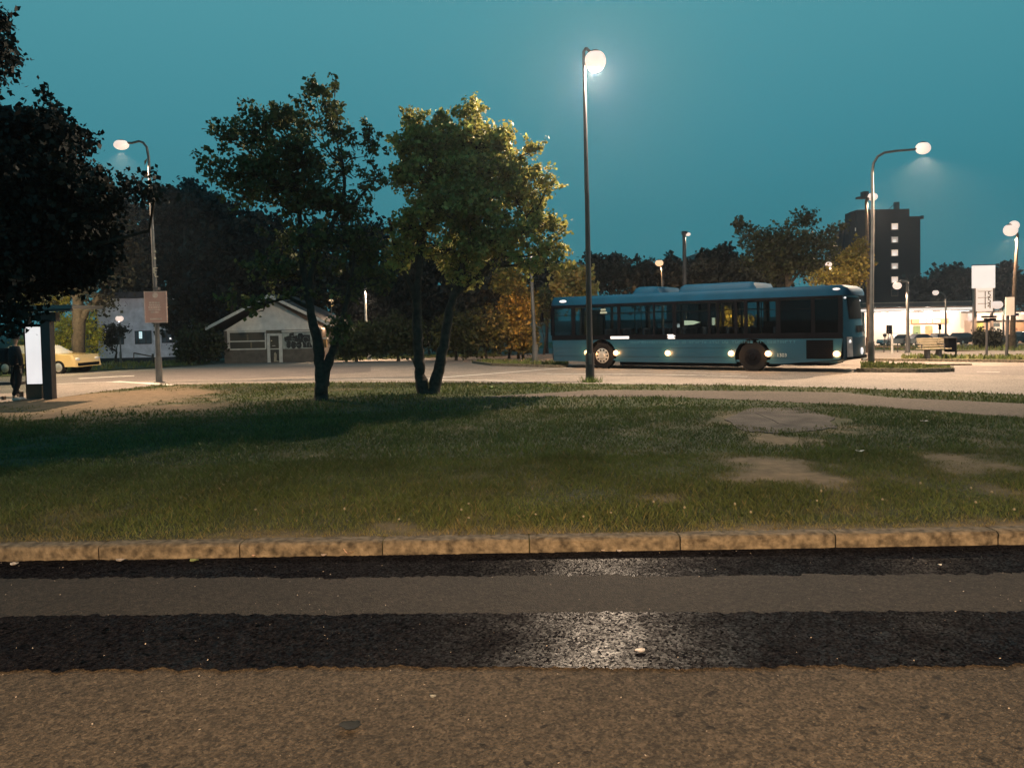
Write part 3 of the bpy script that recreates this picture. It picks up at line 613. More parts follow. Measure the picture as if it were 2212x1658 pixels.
tree('garden_tree','round bushy tree with two diverging trunks lit gold on its right side',(925,850),
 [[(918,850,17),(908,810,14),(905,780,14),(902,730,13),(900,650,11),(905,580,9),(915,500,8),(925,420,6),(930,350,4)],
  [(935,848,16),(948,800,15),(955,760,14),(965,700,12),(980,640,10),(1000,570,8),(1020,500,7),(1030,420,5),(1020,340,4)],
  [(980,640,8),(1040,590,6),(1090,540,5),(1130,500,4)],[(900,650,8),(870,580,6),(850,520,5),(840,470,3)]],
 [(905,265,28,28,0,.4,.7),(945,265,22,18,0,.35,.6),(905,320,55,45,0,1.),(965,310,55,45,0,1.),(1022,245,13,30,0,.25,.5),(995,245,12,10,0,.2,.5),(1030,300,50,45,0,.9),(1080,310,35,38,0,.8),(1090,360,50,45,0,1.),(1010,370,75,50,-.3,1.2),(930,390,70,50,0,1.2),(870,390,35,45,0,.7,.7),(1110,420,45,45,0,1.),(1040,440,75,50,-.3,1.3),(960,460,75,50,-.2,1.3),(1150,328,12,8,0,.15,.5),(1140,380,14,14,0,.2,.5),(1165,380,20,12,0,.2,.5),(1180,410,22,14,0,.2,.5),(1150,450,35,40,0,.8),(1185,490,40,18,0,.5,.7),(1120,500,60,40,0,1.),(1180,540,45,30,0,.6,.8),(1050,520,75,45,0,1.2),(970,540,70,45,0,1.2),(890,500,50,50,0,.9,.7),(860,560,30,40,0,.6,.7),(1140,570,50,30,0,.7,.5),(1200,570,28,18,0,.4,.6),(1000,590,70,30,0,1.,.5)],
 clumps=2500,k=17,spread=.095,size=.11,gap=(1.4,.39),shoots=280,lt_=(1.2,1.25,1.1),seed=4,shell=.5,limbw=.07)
# big dark tree reaching in from the left
tree('chestnut_tree','big leafy near black tree reaching in from the left edge',(-260,960),
 [[(-260,980,60),(-250,800,50),(-240,600,45),(-200,450,35),(-120,350,22)],[(-240,600,30),(-120,560,18),(20,560,12),(120,540,8)]],
 [(-45,110,40,30,0,.6,.6),(2,62,14,12,0,.2,.5),(-5,110,18,10,0,.2,.6),(-15,160,30,18,0,.4,.7),(10,300,60,50,0,1.2),(80,275,45,36,0,.8),(105,245,14,10,0,.3,.6),(140,300,34,40,0,.7),(45,385,110,80,0,1.8,1.2),(160,385,42,40,0,.9),(195,405,26,32,0,.6),(95,490,125,95,.4,1.8,1.3),(-20,520,150,150,0,1.8,1.),(215,455,32,24,0,.5,.7),(290,416,30,10,0,.25,.6),(335,420,14,8,0,.2,.4),(190,525,50,55,.5,1.,.9),(40,590,115,50,.3,1.3,1.),(150,580,80,45,.8,1.,.8),(-2,725,28,50,-.2,.3,.2),(40,692,50,10,-.2,.25,.15)],
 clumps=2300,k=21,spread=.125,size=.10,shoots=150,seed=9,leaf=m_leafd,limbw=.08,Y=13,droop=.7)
tree('street_tree','thick trunked tree standing behind the bus shelter',(170,803),
 [[(171,806,17),(171,760,15),(170,700,15),(168,640,13),(160,580,10)],[(172,700,11),(190,665,8),(215,640,6),(240,600,5)]],
 [(150,560,110,60,0,2.),(240,570,80,60,0,1.6),(200,500,120,60,0,2.),(90,620,70,40,0,1.2),(215,640,50,35,0,1.)],clumps=420,k=14,spread=.3,size=.2,seed=10,leaf=m_leafd)
def bush(label,base,lobes,Y=None,clumps=200,k=14,spread=.2,size=.12,seed=1,leaf=None,tint=(1,1,1),name='bush',cat='bush',group=None,trunks=None):
    bx,by=base
    return tree(name,label,base,trunks or [[(bx,by,4),(bx,by-12,3),(bx+2,by-25,2)]],lobes,Y,clumps,k,spread,size,seed,leaf,None,.04,cat,group,tint)
bush('golden lit bush behind the advertising panel',(140,797),[(140,740,50,45,0,1.),(175,700,40,40,0,.8),(125,700,30,25,0,.6),(200,740,22,45,0,.6),(70,745,40,40,0,.7)],clumps=420,k=13,spread=.13,size=.13,seed=21,tint=(5.5,4.4,2.2))  # strong leaf tint paints golden lamplight onto the bush
light('lamp_or_added_light',at(95,668,34.3),750,(1,.75,.4),.1,lampP)  # extra golden light added for the shelter bush; its parent lamp stands elsewhere
bush('golden lit hedge top above the shelter roof',(60,800),[(115,652,38,10,0,.5),(60,655,30,12,0,.5)],Y=40,clumps=110,k=12,spread=.15,size=.16,seed=22,tint=(4.,3.2,1.8))  # golden lamplight is painted into the leaf tint here as well
bush('small round tree behind the white globe lamp',(250,785),[(235,720,16,22,0,.5),(262,716,14,8,0,.4),(240,745,8,18,0,.3)],Y=57,clumps=80,k=12,spread=.15,size=.16,seed=23,leaf=m_leafd)
# dark wood across the road: separate trees
bgt=[('tall dark tree rising behind the white house on the left',330,535,120,85,79),('broad dark tree behind the pink sign',420,500,90,90,79),('dark tree filling the gap left of the kiosk',500,560,90,110,58),
 ('dark tree with rounded top behind the forked tree',400,455,60,35,68),('dark tree above the kiosk roof',600,560,110,90,60),('dark tree between kiosk and the pale lamp pole',740,600,90,100,68),('dark tree behind the two trunked tree',860,640,100,120,68),
 ('dark tree right of the two trunked tree',980,650,100,110,68),('dark tree above the orange lit bushes',1060,640,80,100,60),('low dark tree over the left house roof',290,600,100,60,79),('dark tree behind the shelter roof',60,620,120,70,60),
 ('dark tree behind the kiosk left wall',430,650,70,90,62),('dark tree at the house gable',230,520,80,90,79),('dark tree beside the kiosk right wall',790,680,80,80,68),('dark tree low behind the two trunks',900,700,90,60,68),('dark tree straight behind the kiosk gable',610,660,90,80,62),('dark tree behind the lit window of the teal house',470,600,60,80,72)]
for i,(lb,px,py,rx,ry,Yd) in enumerate(bgt):
    gb=730
    b=at(px,gb,Yd)
    r=random.Random(i); lobes=[(px,py,rx,ry,0,3.)]+[(px+r.uniform(-.8,.8)*rx,py+r.uniform(-.9,.5)*ry,rx*r.uniform(.3,.5),ry*r.uniform(.3,.5),r.uniform(-1,1),1.6) for _ in range(6)]
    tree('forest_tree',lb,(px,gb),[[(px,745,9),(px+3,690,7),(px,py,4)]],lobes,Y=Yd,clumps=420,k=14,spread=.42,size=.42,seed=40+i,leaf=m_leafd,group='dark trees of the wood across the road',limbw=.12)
# understorey hedge
for i,(lb,px,py,rx,ry,Yd,tint) in enumerate([('dark bush left of the kiosk wall',430,740,50,45,50,(.3,.38,.38)),('dim bush just right of the kiosk',770,735,50,40,48,(.35,.45,.4)),('dim bush behind the left trunk',860,725,60,50,47,(.35,.4,.35)),
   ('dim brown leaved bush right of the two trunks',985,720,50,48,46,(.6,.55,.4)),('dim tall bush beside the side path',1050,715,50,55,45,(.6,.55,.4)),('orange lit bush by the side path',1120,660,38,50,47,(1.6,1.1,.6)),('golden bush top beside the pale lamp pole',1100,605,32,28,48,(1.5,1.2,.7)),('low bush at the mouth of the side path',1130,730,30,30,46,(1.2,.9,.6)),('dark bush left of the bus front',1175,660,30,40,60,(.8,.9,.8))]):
    bush(lb,(px,772),[(px,py,rx,ry,0,1.4),(px-rx*.5,py+ry*.4,rx*.5,ry*.6,0,1.),(px+rx*.5,py+ry*.3,rx*.5,ry*.6,0,1.)],Y=Yd,clumps=300,k=13,spread=.2,size=.19,seed=60+i,tint=tint,group='bushes along the far verge')
light('lamp_or_added_light',at(1128,668,43.5),420,(1,.45,.15),.1,lampO)  # added orange light for the side path bushes, well below the lamp head
# trees behind the bus
for i,(lb,px,py,rx,ry,Yd,leaf) in enumerate([('dim tree behind the centre lamp pole',1235,625,40,45,50,m_leaf),('dark feathery tree above the bus front',1320,600,60,45,62,m_leafd),('dark tree above the roof pod',1400,620,50,40,64,m_leafd),('small dark tree beside the flat roofed block',1470,610,50,40,66,m_leafd),
   ('far dark tree left of the bus',1180,620,40,40,80,m_leafd),('dark tree in front of the flat roofed block',1560,590,70,45,56,m_leafd),('far dark tree right of the tower block',2010,640,40,32,150,m_leafd),('far dark tree left of the price pylon',2070,625,50,40,145,m_leafd),('far dark tree right of the price pylon',2160,620,40,40,145,m_leafd),('far dark tree at the right edge',2225,640,50,40,145,m_leafd),('dark tree under the big one behind the bus',1650,600,60,40,50,m_leafd)]):
    r=random.Random(90+i); sc=Yd/60
    lobes=[(px,py,rx,ry,0,2.*sc)]+[(px+r.uniform(-.8,.8)*rx,py+r.uniform(-.9,.3)*ry,rx*r.uniform(.25,.45),ry*r.uniform(.25,.45),r.uniform(-1,1),1.*sc) for _ in range(7)]
    tree('background_tree',lb,(px,748),[[(px,748,5),(px+2,700,4),(px,py,3)]],lobes,Y=Yd,clumps=260,k=13,spread=.33*sc,size=.34*sc,seed=80+i,leaf=leaf,group='trees beyond the bus and the filling station',limbw=.1)
tree('street_tree','leafy dark tree leaning right behind the bus rear half',(1700,752),[[(1705,755,7),(1700,680,6),(1700,600,5),(1690,540,4)],[(1700,620,4),(1750,560,3),(1790,510,2)]],
 [(1690,530,70,45,0,1.6),(1730,480,35,30,0,.8,.6),(1620,510,35,25,0,.7,.6),(1640,545,50,30,0,1.,.7),(1700,575,80,35,0,1.5),(1770,520,45,30,0,.9),(1800,490,22,10,0,.3,.4),(1600,490,14,10,0,.3,.3),(1760,570,60,35,0,1.)],Y=41,clumps=560,k=14,spread=.19,size=.18,seed=101,limbw=.07,lt_=(.15,.18,.2))
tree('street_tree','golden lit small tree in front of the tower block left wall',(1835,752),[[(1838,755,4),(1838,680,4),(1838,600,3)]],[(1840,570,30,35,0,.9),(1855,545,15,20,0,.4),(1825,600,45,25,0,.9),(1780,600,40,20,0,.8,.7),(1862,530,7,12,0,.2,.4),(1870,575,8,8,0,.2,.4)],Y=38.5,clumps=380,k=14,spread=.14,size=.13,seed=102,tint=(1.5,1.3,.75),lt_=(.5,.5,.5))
# ------------------------------------------------------------------ the bus
m_blue=mat('blue_bus_paint',(.006,.044,.078),.38,.12,1.5,coat=.45)
m_blued=mat('dark_blue_trim',(.006,.035,.06),.4,.15,2)
m_bglass=glassmat('bus_glass',(.62,.68,.70),.012)
m_bk=mat('black_bus_panel',(.0025,.003,.005),.5,.2,3,spec=.06)
m_chrome=mat('wheel_metal',(.55,.52,.48),.35,.15,5,metal=.6)
m_marker=emis('marker_light',(1.,.56,.26),1.25)
m_white=emis('white_light',(.88,.84,.84),1.)
a=G(1301,796); b=G(1626,802); dv=(b-a); dv.z=0; WB=dv.length; dv.normalize(); yaw=math.atan2(dv.y,dv.x); nv=Vector((-dv.y,dv.x,0))  # nv points away from camera
def along(px,py=760):      # distance along the side line from the front wheel for a picture column
    d=ray(px,py); # solve a+dv*s = k*(dx,dy)
    A=np.array([[dv.x,-d[0]],[dv.y,-d[1]]]); s,k=np.linalg.solve(A,[-a.x,-a.y]); return s
sF=along(1193,720); sR=along(1822,720); LB=sR-sF
base=a+dv*sF; base.z=gz(a.y)-.0+.004
zr=math.atan2(gz(b.y)-gz(a.y),WB)
BM=Matrix.Translation(base)@Matrix.Rotation(yaw,4,'Z')@Matrix.Rotation(-zr,4,'Y')
def BX(px,py=760): return along(px,py)-sF
WD=2.5; FW=-sF; RW=WB-sF; HT=2.84
bus=thing('city_bus','long blue city bus standing side-on across the road','bus',base,yaw)
print('BUS',LB,FW,RW,LB-RW)
def bm_(): return MB(BM)
# lower side body with wheel arches, following the rounded plan
def arch(x0,x1,z0,z1,cx,r,zc,n=14):
    pass
WR=.49; AR=.62
def sidepoly(z0,z1):
    P=[(.06,z0)]
    for cx in (FW,RW):
        h=z0-.50
        th=math.asin(max(-1,min(1,(z0-.5)/AR)))
        for k in range(15):
            t=math.pi-th-(math.pi-2*th)*k/14; P.append((cx+AR*math.cos(t),.5+AR*math.sin(t)))
    P+=[(LB-1.9,z0),(LB-.1,z0+.17),(LB-.02,z1),(.0,z1)]
    return P
ZK,ZW,ZT=.26,1.10,2.50
sp=sidepoly(ZK,ZW)
bd=bm_(); bd.prism(sp,0,.06); bd.prism(sp,WD-.06,WD); 
bd.box(.25,.06,ZK+.05,LB-.2,WD-.06,ZK+.12)        # floor pan
# front lower mask, curved in plan
def endcap(x,dirn,z0,z1,bul,mb,n=10,taper=0.):
    """rounded end from x in direction dirn"""
    vs=[];fs=[]
    for zi,z in enumerate((z0,z1)):
        for k in range(n+1):
            u=k/n; y=WD*u; s=(1-abs(2*u-1)**2.6)*bul; vs.append((x+dirn*(s-(taper if zi else 0)),y,z))
    for k in range(n): fs.append((k,k+1,n+2+k,n+1+k))
    mb.add(vs,fs)
endcap(0,-1,ZK,ZW,.28,bd); endcap(LB,1,.42,ZW+.02,.34,bd)
bd.build('body',m_blue,bus,smooth=True,angle=35)
# roof: rounded cross-section swept along
rf_=bm_(); sec=[(0,ZT),(-.003,ZT+.18),(.006,ZT+.30),(.035,ZT+.335),(.4,ZT+.34),(WD/2,ZT+.345),(WD-.4,ZT+.34),(WD-.035,ZT+.335),(WD-.006,ZT+.30),(WD+.003,ZT+.18),(WD,ZT)]
stn=[(-.16,.55,.0),(-.06,.25,.1),(.1,.0,1.),(1.,.0,1.),(LB/2,0,1.),(LB-.8,0,1.),(LB-.05,0,1.),(LB+.12,.28,.55),(LB+.2,.6,.0)]
vs=[];fs=[];ns=len(sec)
for x,ins,hf in stn:
    for y,z in sec: vs.append((x,WD/2+(y-WD/2)*(1-ins*.35),ZT+(z-ZT)*(.35+.65*hf)))
for i in range(len(stn)-1):
    for k in range(ns-1): q=i*ns+k; fs.append((q,q+1,q+1+ns,q+ns))
fs.append(tuple(range(ns))); fs.append(tuple((len(stn)-1)*ns+k for k in range(ns)))
for i in range(len(stn)-1): fs.append((i*ns,i*ns+ns,i*ns+2*ns-1,i*ns+ns-1))
rf_.add(vs,fs); rf_.build('roof',mat('deep_blue_roof',(.002,.04,.088),.6,.12,1.5,spec=.12),bus,smooth=True,angle=50)
def pod(name,x0,x1,h):
    q=bm_(); vs=[];fs=[];st=[(x0,.1),(x0+.1,.8),(x0+.25,1),(x1-.3,1),(x1-.1,.85),(x1,.15)]; se=[(.25,0),(.255,.85),(.31,1.),(WD/2,1.),(WD-.31,1.),(WD-.255,.85),(WD-.25,0)]
    for x,f in st:
        for y,z in se: vs.append((x,y,ZT+.30+z*h*f))
    k_=len(se)
    for i in range(len(st)-1):
        for k in range(k_-1): w=i*k_+k; fs.append((w,w+1,w+1+k_,w+k_))
    fs.append(tuple(range(k_))); fs.append(tuple((len(st)-1)*k_+k for k in range(k_)))
    q.add(vs,fs); return q.build(name,MATS['deep_blue_roof'],bus,smooth=True,angle=50)
pd=pod('roof_pod',BX(1361,640),BX(1420,640),.30); 
s1=bm_(); s1.box(BX(1370,640),.345,ZT+.36,BX(1378,640),.36,ZT+.41); s1.box(BX(1390,640),.345,ZT+.36,BX(1402,640),.36,ZT+.41); s1.build('vent_slot',m_bk,pd)
pod('roof_pod',BX(1460,628),BX(1630,628),.30)
# black window band frame and pillars
fr=bm_(); fr.box(.05,.0,ZW,LB-.02,.05,ZW+.2); fr.box(.05,.0,ZT-.09,LB-.02,.05,ZT); fr.box(.05,WD-.05,ZW,LB-.02,WD,ZW+.2); fr.box(.05,WD-.05,ZT-.09,LB-.02,WD,ZT)
pil=[1198,1233,1244,1333,1346,1465,1482,1531,1548,1676,1692,1753,1768,1820]
cols=[BX(p) for p in (1195,1242,1345,1412,1466,1477,1549,1612,1620,1682,1757,1818)]
pill=[(BX(1192),.05),(BX(1240),.16),(BX(1338),.12),(BX(1414),.07),(BX(1458),.14),(BX(1533),.09),(BX(1552),.09),(BX(1590),.10),(BX(1612),.12),(BX(1682),.16),(BX(1757),.12),(LB-.08,.14)]
for x,w in pill:
    fr.box(x-w/2,.0,ZW+.2,x+w/2,.05,ZT-.09); fr.box(x-w/2,WD-.05,ZW+.2,x+w/2,WD,ZT-.09)
fr.build('window_frame',m_bk,bus)
for (x,w),(x2,w2) in zip(pill,pill[1:]):
    if x2-w2/2-(x+w/2)<.15: continue
    g=bm_(); g.box(x+w/2,.012,ZW+.2,x2-w2/2,.02,ZT-.09); o=g.build('window',m_bglass,bus)
    g=bm_(); g.box(x+w/2,WD-.02,ZW+.2,x2-w2/2,WD-.012,ZT-.09); g.build('window',m_bglass,bus)
    if x2-x>1.0:
        g=bm_(); g.box(x+w/2,.006,ZT-.42,x2-w2/2,.012,ZT-.40); g.build('window_bar',m_bk,o)
# dark lower panels behind the rear seats (opaque band)
dk=bm_(); dk.box(BX(1682),.024,ZW+.2,LB-.1,.03,ZT-.12); dk.build('blanked_window',m_bk,bus)
# windscreen and front pillars
g=bm_(); endcap(.0,-1,ZW,ZT-.02,.24,g,10,.0); g.build('windscreen',m_bglass,bus,smooth=True)
g=bm_(); g.box(-.02,-.004,ZW,.1,.05,ZT); g.box(-.02,WD-.05,ZW,.1,WD+.004,ZT); g.box(-.26,.4,ZT-.1,-.16,WD-.4,ZT+.14); g.build('front_pillar',m_bk,bus)
# interior: seats, poles, partitions
it=bm_(); 
for x in np.arange(1.9,LB-2.2,.82):
    for y in (.25,.72,1.45,1.92):
        if abs(x-RW)<.3 and False: continue
        it.bbox(x,y,.95,x+.42,y+.42,1.03,.02); it.bbox(x+.36,y,1.0,x+.46,y+.42,1.52,.03)
it.build('seat',mat('seat_fabric',(.03,.04,.06),.9,.3,8),bus)
it=bm_(); it.box(1.35,.3,.4,1.4,1.7,2.3); it.box(.4,.06,ZK+.12,.44,WD-.06,.95)
for x in np.arange(1.6,LB-2.5,1.65):
    for y in (.95,1.5): it.tube([(x,y,.5),(x,y,2.45)],.017,6)
it.tube([(1.6,.75,2.15),(LB-3,.75,2.15)],.016,6); it.tube([(1.6,1.75,2.15),(LB-3,1.75,2.15)],.016,6)
it.build('handrail',mat('yellow_handrail',(.10,.08,.03),.4,.2,5),bus)
it=bm_(); it.box(LB-2.6,.08,.95,LB-2.55,WD-.08,1.7); it.box(.1,.06,2.42,LB-.2,WD-.06,2.47); it.build('ceiling_panel',m_bk,bus)
# side display (lit) and lamp reflections, both drawn as glowing white panels
g=bm_(); x0,x1=BX(1302,727),BX(1352,727); g.bbox(BX(1319,727),-.006,1.14,BX(1359,727),.004,1.24,.004); g.build('lit_side_panel',m_white,bus)
g=bm_(); x0=BX(1442,724); [g.bbox(x0+dx,-.006,1.13+k*.042,x0+dx+.28-.03*(k%2),.004,1.165+k*.042,.004) for k,dx in enumerate((.02,0,.03,-.01))]; g.build('lit_side_panel',m_white,bus)
g=bm_(); g.bbox(BX(1271,667),.03,2.16,BX(1271,667)+.28,.06,2.2,.01); 
g=bm_(); x0=BX(1296,668); g.bbox(x0,.06,2.24,x0+.22,.09,2.31,.01); g.bbox(x0-.03,.06,2.13,x0+.27,.09,2.2,.01); g.build('interior_lamp',emis('interior_lamp',(1,.75,.42),1.),bus)
g=bm_(); x0=BX(1477,691); g.prism([(x0,1.62),(x0+.35,1.64),(x0+.62,1.72),(x0+.35,1.78),(x0,1.79)],.06,.07) ; g.build('pale_glow_shape',emis('pale_glow_shape',(.72,.75,.45),1.),bus)  # pale yellow glowing shape just inside the window glass
# skirt trim line and side markers
g=bm_(); g.box(.1,-.008,.46,FW-AR,.0,.485); g.box(FW+AR,-.008,.46,RW-AR,.0,.485); g.box(RW+AR,-.008,.46,LB-1.7,.0,.485)
g.box(.1,-.006,.78,FW-AR-.02,.0,.79); g.box(FW+AR,-.006,.79,RW-AR-.05,.0,.80); g.build('trim_line',m_blued,bus)
for px in (1268,1331,1443,1580,1660,1808):
    x=BX(px,765); g=bm_(); g.ell((x,-.01,.60),.125,.035,.11,12,6); o=g.build('marker_light',m_marker,bus,smooth=True)
    light('marker_glow',BM@Vector((x,-.2,.60)),13,(1.,.45,.14),.04,bus)
# lettering row along the waist: a long line of unreadable pale characters
gr_=random.Random(4); g=bm_(); x=BX(1352,738)
while x<BX(1735,738):
    w=gr_.uniform(.05,.11)
    if gr_.random()<.16: x+=.1; continue
    k=gr_.randrange(4); z0=1.0-.04; z1=1.0+.045
    if k==0: g.box(x,-.004,z0,x+.018,0,z1); g.box(x,-.004,z1-.018,x+w,0,z1)
    elif k==1: g.box(x,-.004,z0,x+w,0,z0+.018); g.box(x+w-.018,-.004,z0,x+w,0,z1); g.box(x,-.004,z0,x+.018,0,z1)
    elif k==2: g.box(x,-.004,z0,x+w,0,z0+.018); g.box(x,-.004,z0+.034,x+w,0,z0+.05); g.box(x,-.004,z1-.018,x+w,0,z1)
    else: g.box(x+w/2-.01,-.004,z0,x+w/2+.01,0,z1); g.box(x,-.004,z1-.018,x+w,0,z1)
    x+=w+.03
g.build('lettering',mat('pale_blue_lettering',(.03,.11,.16),.5,.2,4),bus)
text_mesh('fleet_number','1303',.17,mat('grey_number',(.3,.36,.38),.5,.1,4),bus,BM@Matrix.Translation((BX(1689,774),-.006,.55))@FACE,.002)
# engine grille behind the rear axle
g=bm_(); x0,x1=BX(1742,760),BX(1800,760); g.box(x0,-.006,.44,x1,.0,1.06); 
for k in range(9): g.box(x0+.02,-.016,.47+k*.066,x1-.02,-.006,.50+k*.066)
g.build('engine_grille',m_bk,bus)
# wheels
for cx,rear in ((FW,False),(RW,True)):
    for yc,sg in ((.17,-1),(WD-.17,1)):
        wh=bm_(); prof=[(.0,.22),(.0,.0)]
        wh.tube([(cx,yc-.14,WR),(cx,yc-.13,WR),(cx,yc+.13,WR),(cx,yc+.14,WR)],[WR-.05,WR,WR,WR-.05],28)
        w=wh.build('wheel',m_black,bus,smooth=True,angle=50)
        h=bm_(); ys=yc+sg*.145
        h.tube([(cx,ys,WR),(cx,ys+sg*.008,WR)],[.29,.27],24)
        h.build('rim',m_bk if rear else m_chrome,w,smooth=True,angle=30)
        h=bm_(); h.tube([(cx,ys,WR),(cx,ys+sg*.05,WR)],[.13,.10],16); h.build('hub',m_bk if rear else m_chrome,w,smooth=True,angle=30)
        if not rear:
            h=bm_(); 
            for q in range(10):
                t=2*math.pi*q/10; h.bbox(cx+.225*math.cos(t)-.035,min(ys+sg*.006,ys+sg*.014),WR+.225*math.sin(t)-.03,cx+.225*math.cos(t)+.035,max(ys+sg*.006,ys+sg*.014),WR+.225*math.sin(t)+.03,.003)
            h.build('rim_hole',m_black,w)
    g=bm_(); n=14; vs=[];fs=[]
    for k in range(n+1):
        t=math.pi*(-.12)+math.pi*1.24*k/n; vs+=[(cx+AR*math.cos(t),.04,.5+AR*math.sin(t)),(cx+AR*math.cos(t),.5,.5+AR*math.sin(t))]
    for k in range(n): fs.append((2*k,2*k+1,2*k+3,2*k+2))
    g.add(vs,fs); n0=len(g.v); g.box(cx-AR,.5,.3,cx+AR,.54,1.1); g.build('wheel_arch',m_black,bus)
g=bm_(); g.box(FW+AR,.3,.12,RW-AR,WD-.3,ZK+.05); g.box(RW+AR,.3,.2,LB-.5,WD-.3,.45); g.build('underframe',m_black,bus)
# rear end
g=bm_(); endcap(LB,1,ZW+.02,ZT+.02,.30,g,10,.16); g.build('rear_panel',m_blue,bus,smooth=True)
def rearstrip(name,y0,y1,z0,z1,m,off=.012,n=8,taperfrom=ZW+.02):
    vs=[];fs=[]
    for z in (z0,z1):
        tp=.16*max(0,(z-taperfrom)/(ZT-taperfrom))
        for k in range(n+1):
            y=y0+(y1-y0)*k/n; u=y/WD; s=(1-abs(2*u-1)**2.6)*(.34 if z<=ZW+.02 else .30); vs.append((LB+s-tp+off,y,z)); 
    for k in range(n): fs.append((k,k+1,n+2+k,n+1+k))
    q=bm_(); q.add(vs,fs); return q.build(name,m,bus,smooth=True)
rearstrip('rear_window',.35,WD-.35,1.72,2.44,m_bk); rearstrip('rear_sign',.7,WD-.7,1.28,1.5,m_bk,.02)
m_red=mat('red_lens',(.3,.05,.04),.2,.2,6,coat=.5)
rearstrip('tail_light',.10,.34,.5,1.15,mat('pale_lens',(.5,.42,.4),.25,.2,6,coat=.5),.03,3); rearstrip('tail_light',WD-.34,WD-.10,.5,1.15,bpy.data.materials['pale_lens'],.03,3)
for y,z,rr,mm in ((.22,1.0,.05,m_white),(1.05,.66,.12,m_white),(WD-.25,.85,.04,m_white),(.22,2.42,.035,m_white),(WD-.3,2.34,.035,m_white)):
    u=y/WD; s=(1-abs(2*u-1)**2.6)*.32-(.14 if z>2 else 0)
    g=bm_(); g.ell((LB+s+.03,y,z),.04,rr,rr,12,6); g.build('tail_lamp',mm,bus,smooth=True)
rearstrip('bumper',.06,WD-.06,.42,.50,m_bk,.05,10); rearstrip('licence_plate',.95,1.5,.36,.42,mat('plate_white',(.6,.6,.58),.5,.1,6),.06,4)
g=bm_(); x0=BX(1217,652); g.ell((x0,-.02,ZT+.16),.17,.03,.055,14,6); g.build('roof_lamp',m_white,bus,smooth=True)
g=bm_(); x0=BX(1808,640); g.ell((x0,-.01,ZT+.2),.12,.025,.04,14,6); g.build('roof_lamp',emis('dim_white_light',(.6,.58,.62),1.),bus,smooth=True)
g=bm_(); g.tube([(-.1,-.02,2.3),(-.3,-.18,2.32),(-.32,-.22,2.2)],.015,6); g.bbox(-.38,-.30,1.85,-.30,-.12,2.22,.03); g.build('mirror',m_bk,bus)
# ------------------------------------------------------------------ flat fronted buildings helpers
def MX(px,py,Y): return at(px,py,Y)
def part(name,m,parent,rects,Y,dep=.05):
    g=MB()
    for r_ in rects: g.fbox(*r_,Y,dep)
    return g.build(name,m,parent)
m_wwall=mat('white_boards',(.72,.70,.70),.8,.12,3,wave=('X',5.))
m_dwall=mat('brown_boards',(.12,.105,.095),.85,.25,3,wave=('X',8.))
m_grey=mat('grey_render',(.5,.52,.55),.9,.2,2)
m_dark=mat('dark_interior',(.01,.012,.015),.4,.3,2,coat=.4)
m_wht=mat('white_paint',(.55,.53,.52),.6,.12,4)
# kiosk
kY=G(590,783).y
kb=at(590,783,kY); ki=thing('kiosk','small gabled wooden kiosk with white door and graffiti window','kiosk',(kb.x,kY,gz(kY)))
kz=lambda py,px=590: at(px,py,kY).z
kx=lambda px,py=745: at(px,py,kY).x
zb=gz(kY)-.05; xl,xr=kx(484),kx(696); ze=kz(712); DK=5.
g=MB(); g.box(xl,kY,zb,xr,kY+DK,ze-.02); g.build('lower_wall',m_dwall,ki)
g=MB(); g.prism([(xl,ze-.02),(xr,ze-.02),(kx(593),kz(650))],kY-.02,kY+DK); g.build('gable',m_wwall,ki)
apx,apz=kx(593),kz(641); tl=(kx(457),kz(709)); tr_=(kx(723),kz(704,700)); th=.32
g=MB()
for (ex_,ez_) in (tl,tr_):
    g.prism([(ex_,ez_),(apx,apz),(apx,apz+th*.5),(ex_,ez_+th*.5)],kY-.9,kY+DK+.6)
rfo=g.build('roof',mat('roof_felt',(.06,.055,.055),.9,.2,4),ki)
g=MB()
for (ex_,ez_) in (tl,tr_): g.prism([(ex_,ez_-.05),(apx,apz-.05),(apx,apz+th*.5-.01),(ex_,ez_+th*.5-.01)],kY-.94,kY-.9)
g.build('bargeboard',m_wht,rfo)
part('fascia',m_wht,ki,[(490,713,574.5,718)],kY-.04,.03); part('fascia',m_wht,ki,[(608,712.5,692,716.5)],kY-.04,.03)
w=part('window',m_dark,ki,[(496.5,718.5,573,753)],kY-.03,.02)
part('window_frame',m_wht,w,[(491,718.5,496.5,754.5),(496.5,735.5,573,738),(496.5,752.5,575,755.3),(572,718.5,575,752)],kY-.06,.025)
part('window_reflection_post',mat('inner_post',(.12,.10,.07),.8),w,[(533,722,536.5,735),(541,739,544.5,752)],kY-.035,.004)
dr=part('door',m_dark,ki,[(583,725,603,781)],kY-.05,.02)
part('door_frame',m_wht,dr,[(577,720,583.5,783),(602.5,720,610,782.5),(583.5,720,602.5,725),(583.5,752.5,602.5,754.5)],kY-.08,.04)
part('door_handle',m_chrome,dr,[(585,735,587.5,736.5)],kY-.09,.02); part('letter_slot',m_wht,dr,[(588,746,595,747)],kY-.056,.005)
g=MB(); xx=kx(595,765); g.prism([(xx-.1,kz(781)),(xx-.07,kz(764)),(xx,kz(760)),(xx+.1,kz(765)),(xx+.08,kz(778)),(xx+.3,kz(781))],kY-.062,kY-.055); g.build('poster_figure',mat('beige_paper',(.32,.28,.22),.8),dr)
part('vent',mat('vent_slats',(.09,.085,.07),.7,.2,4,wave=('Z',6.)),ki,[(577,713,608,719.5)],kY-.05,.03)
gw=part('graffiti_window',mat('whitened_glass',(.30,.33,.33),.5,.35,3),ki,[(610,717.5,691,752.8)],kY-.03,.02)
gb=MB(); K=lambda x,y:(kx(400.5+(x)*.18983/2.2933*1.0,740),0)
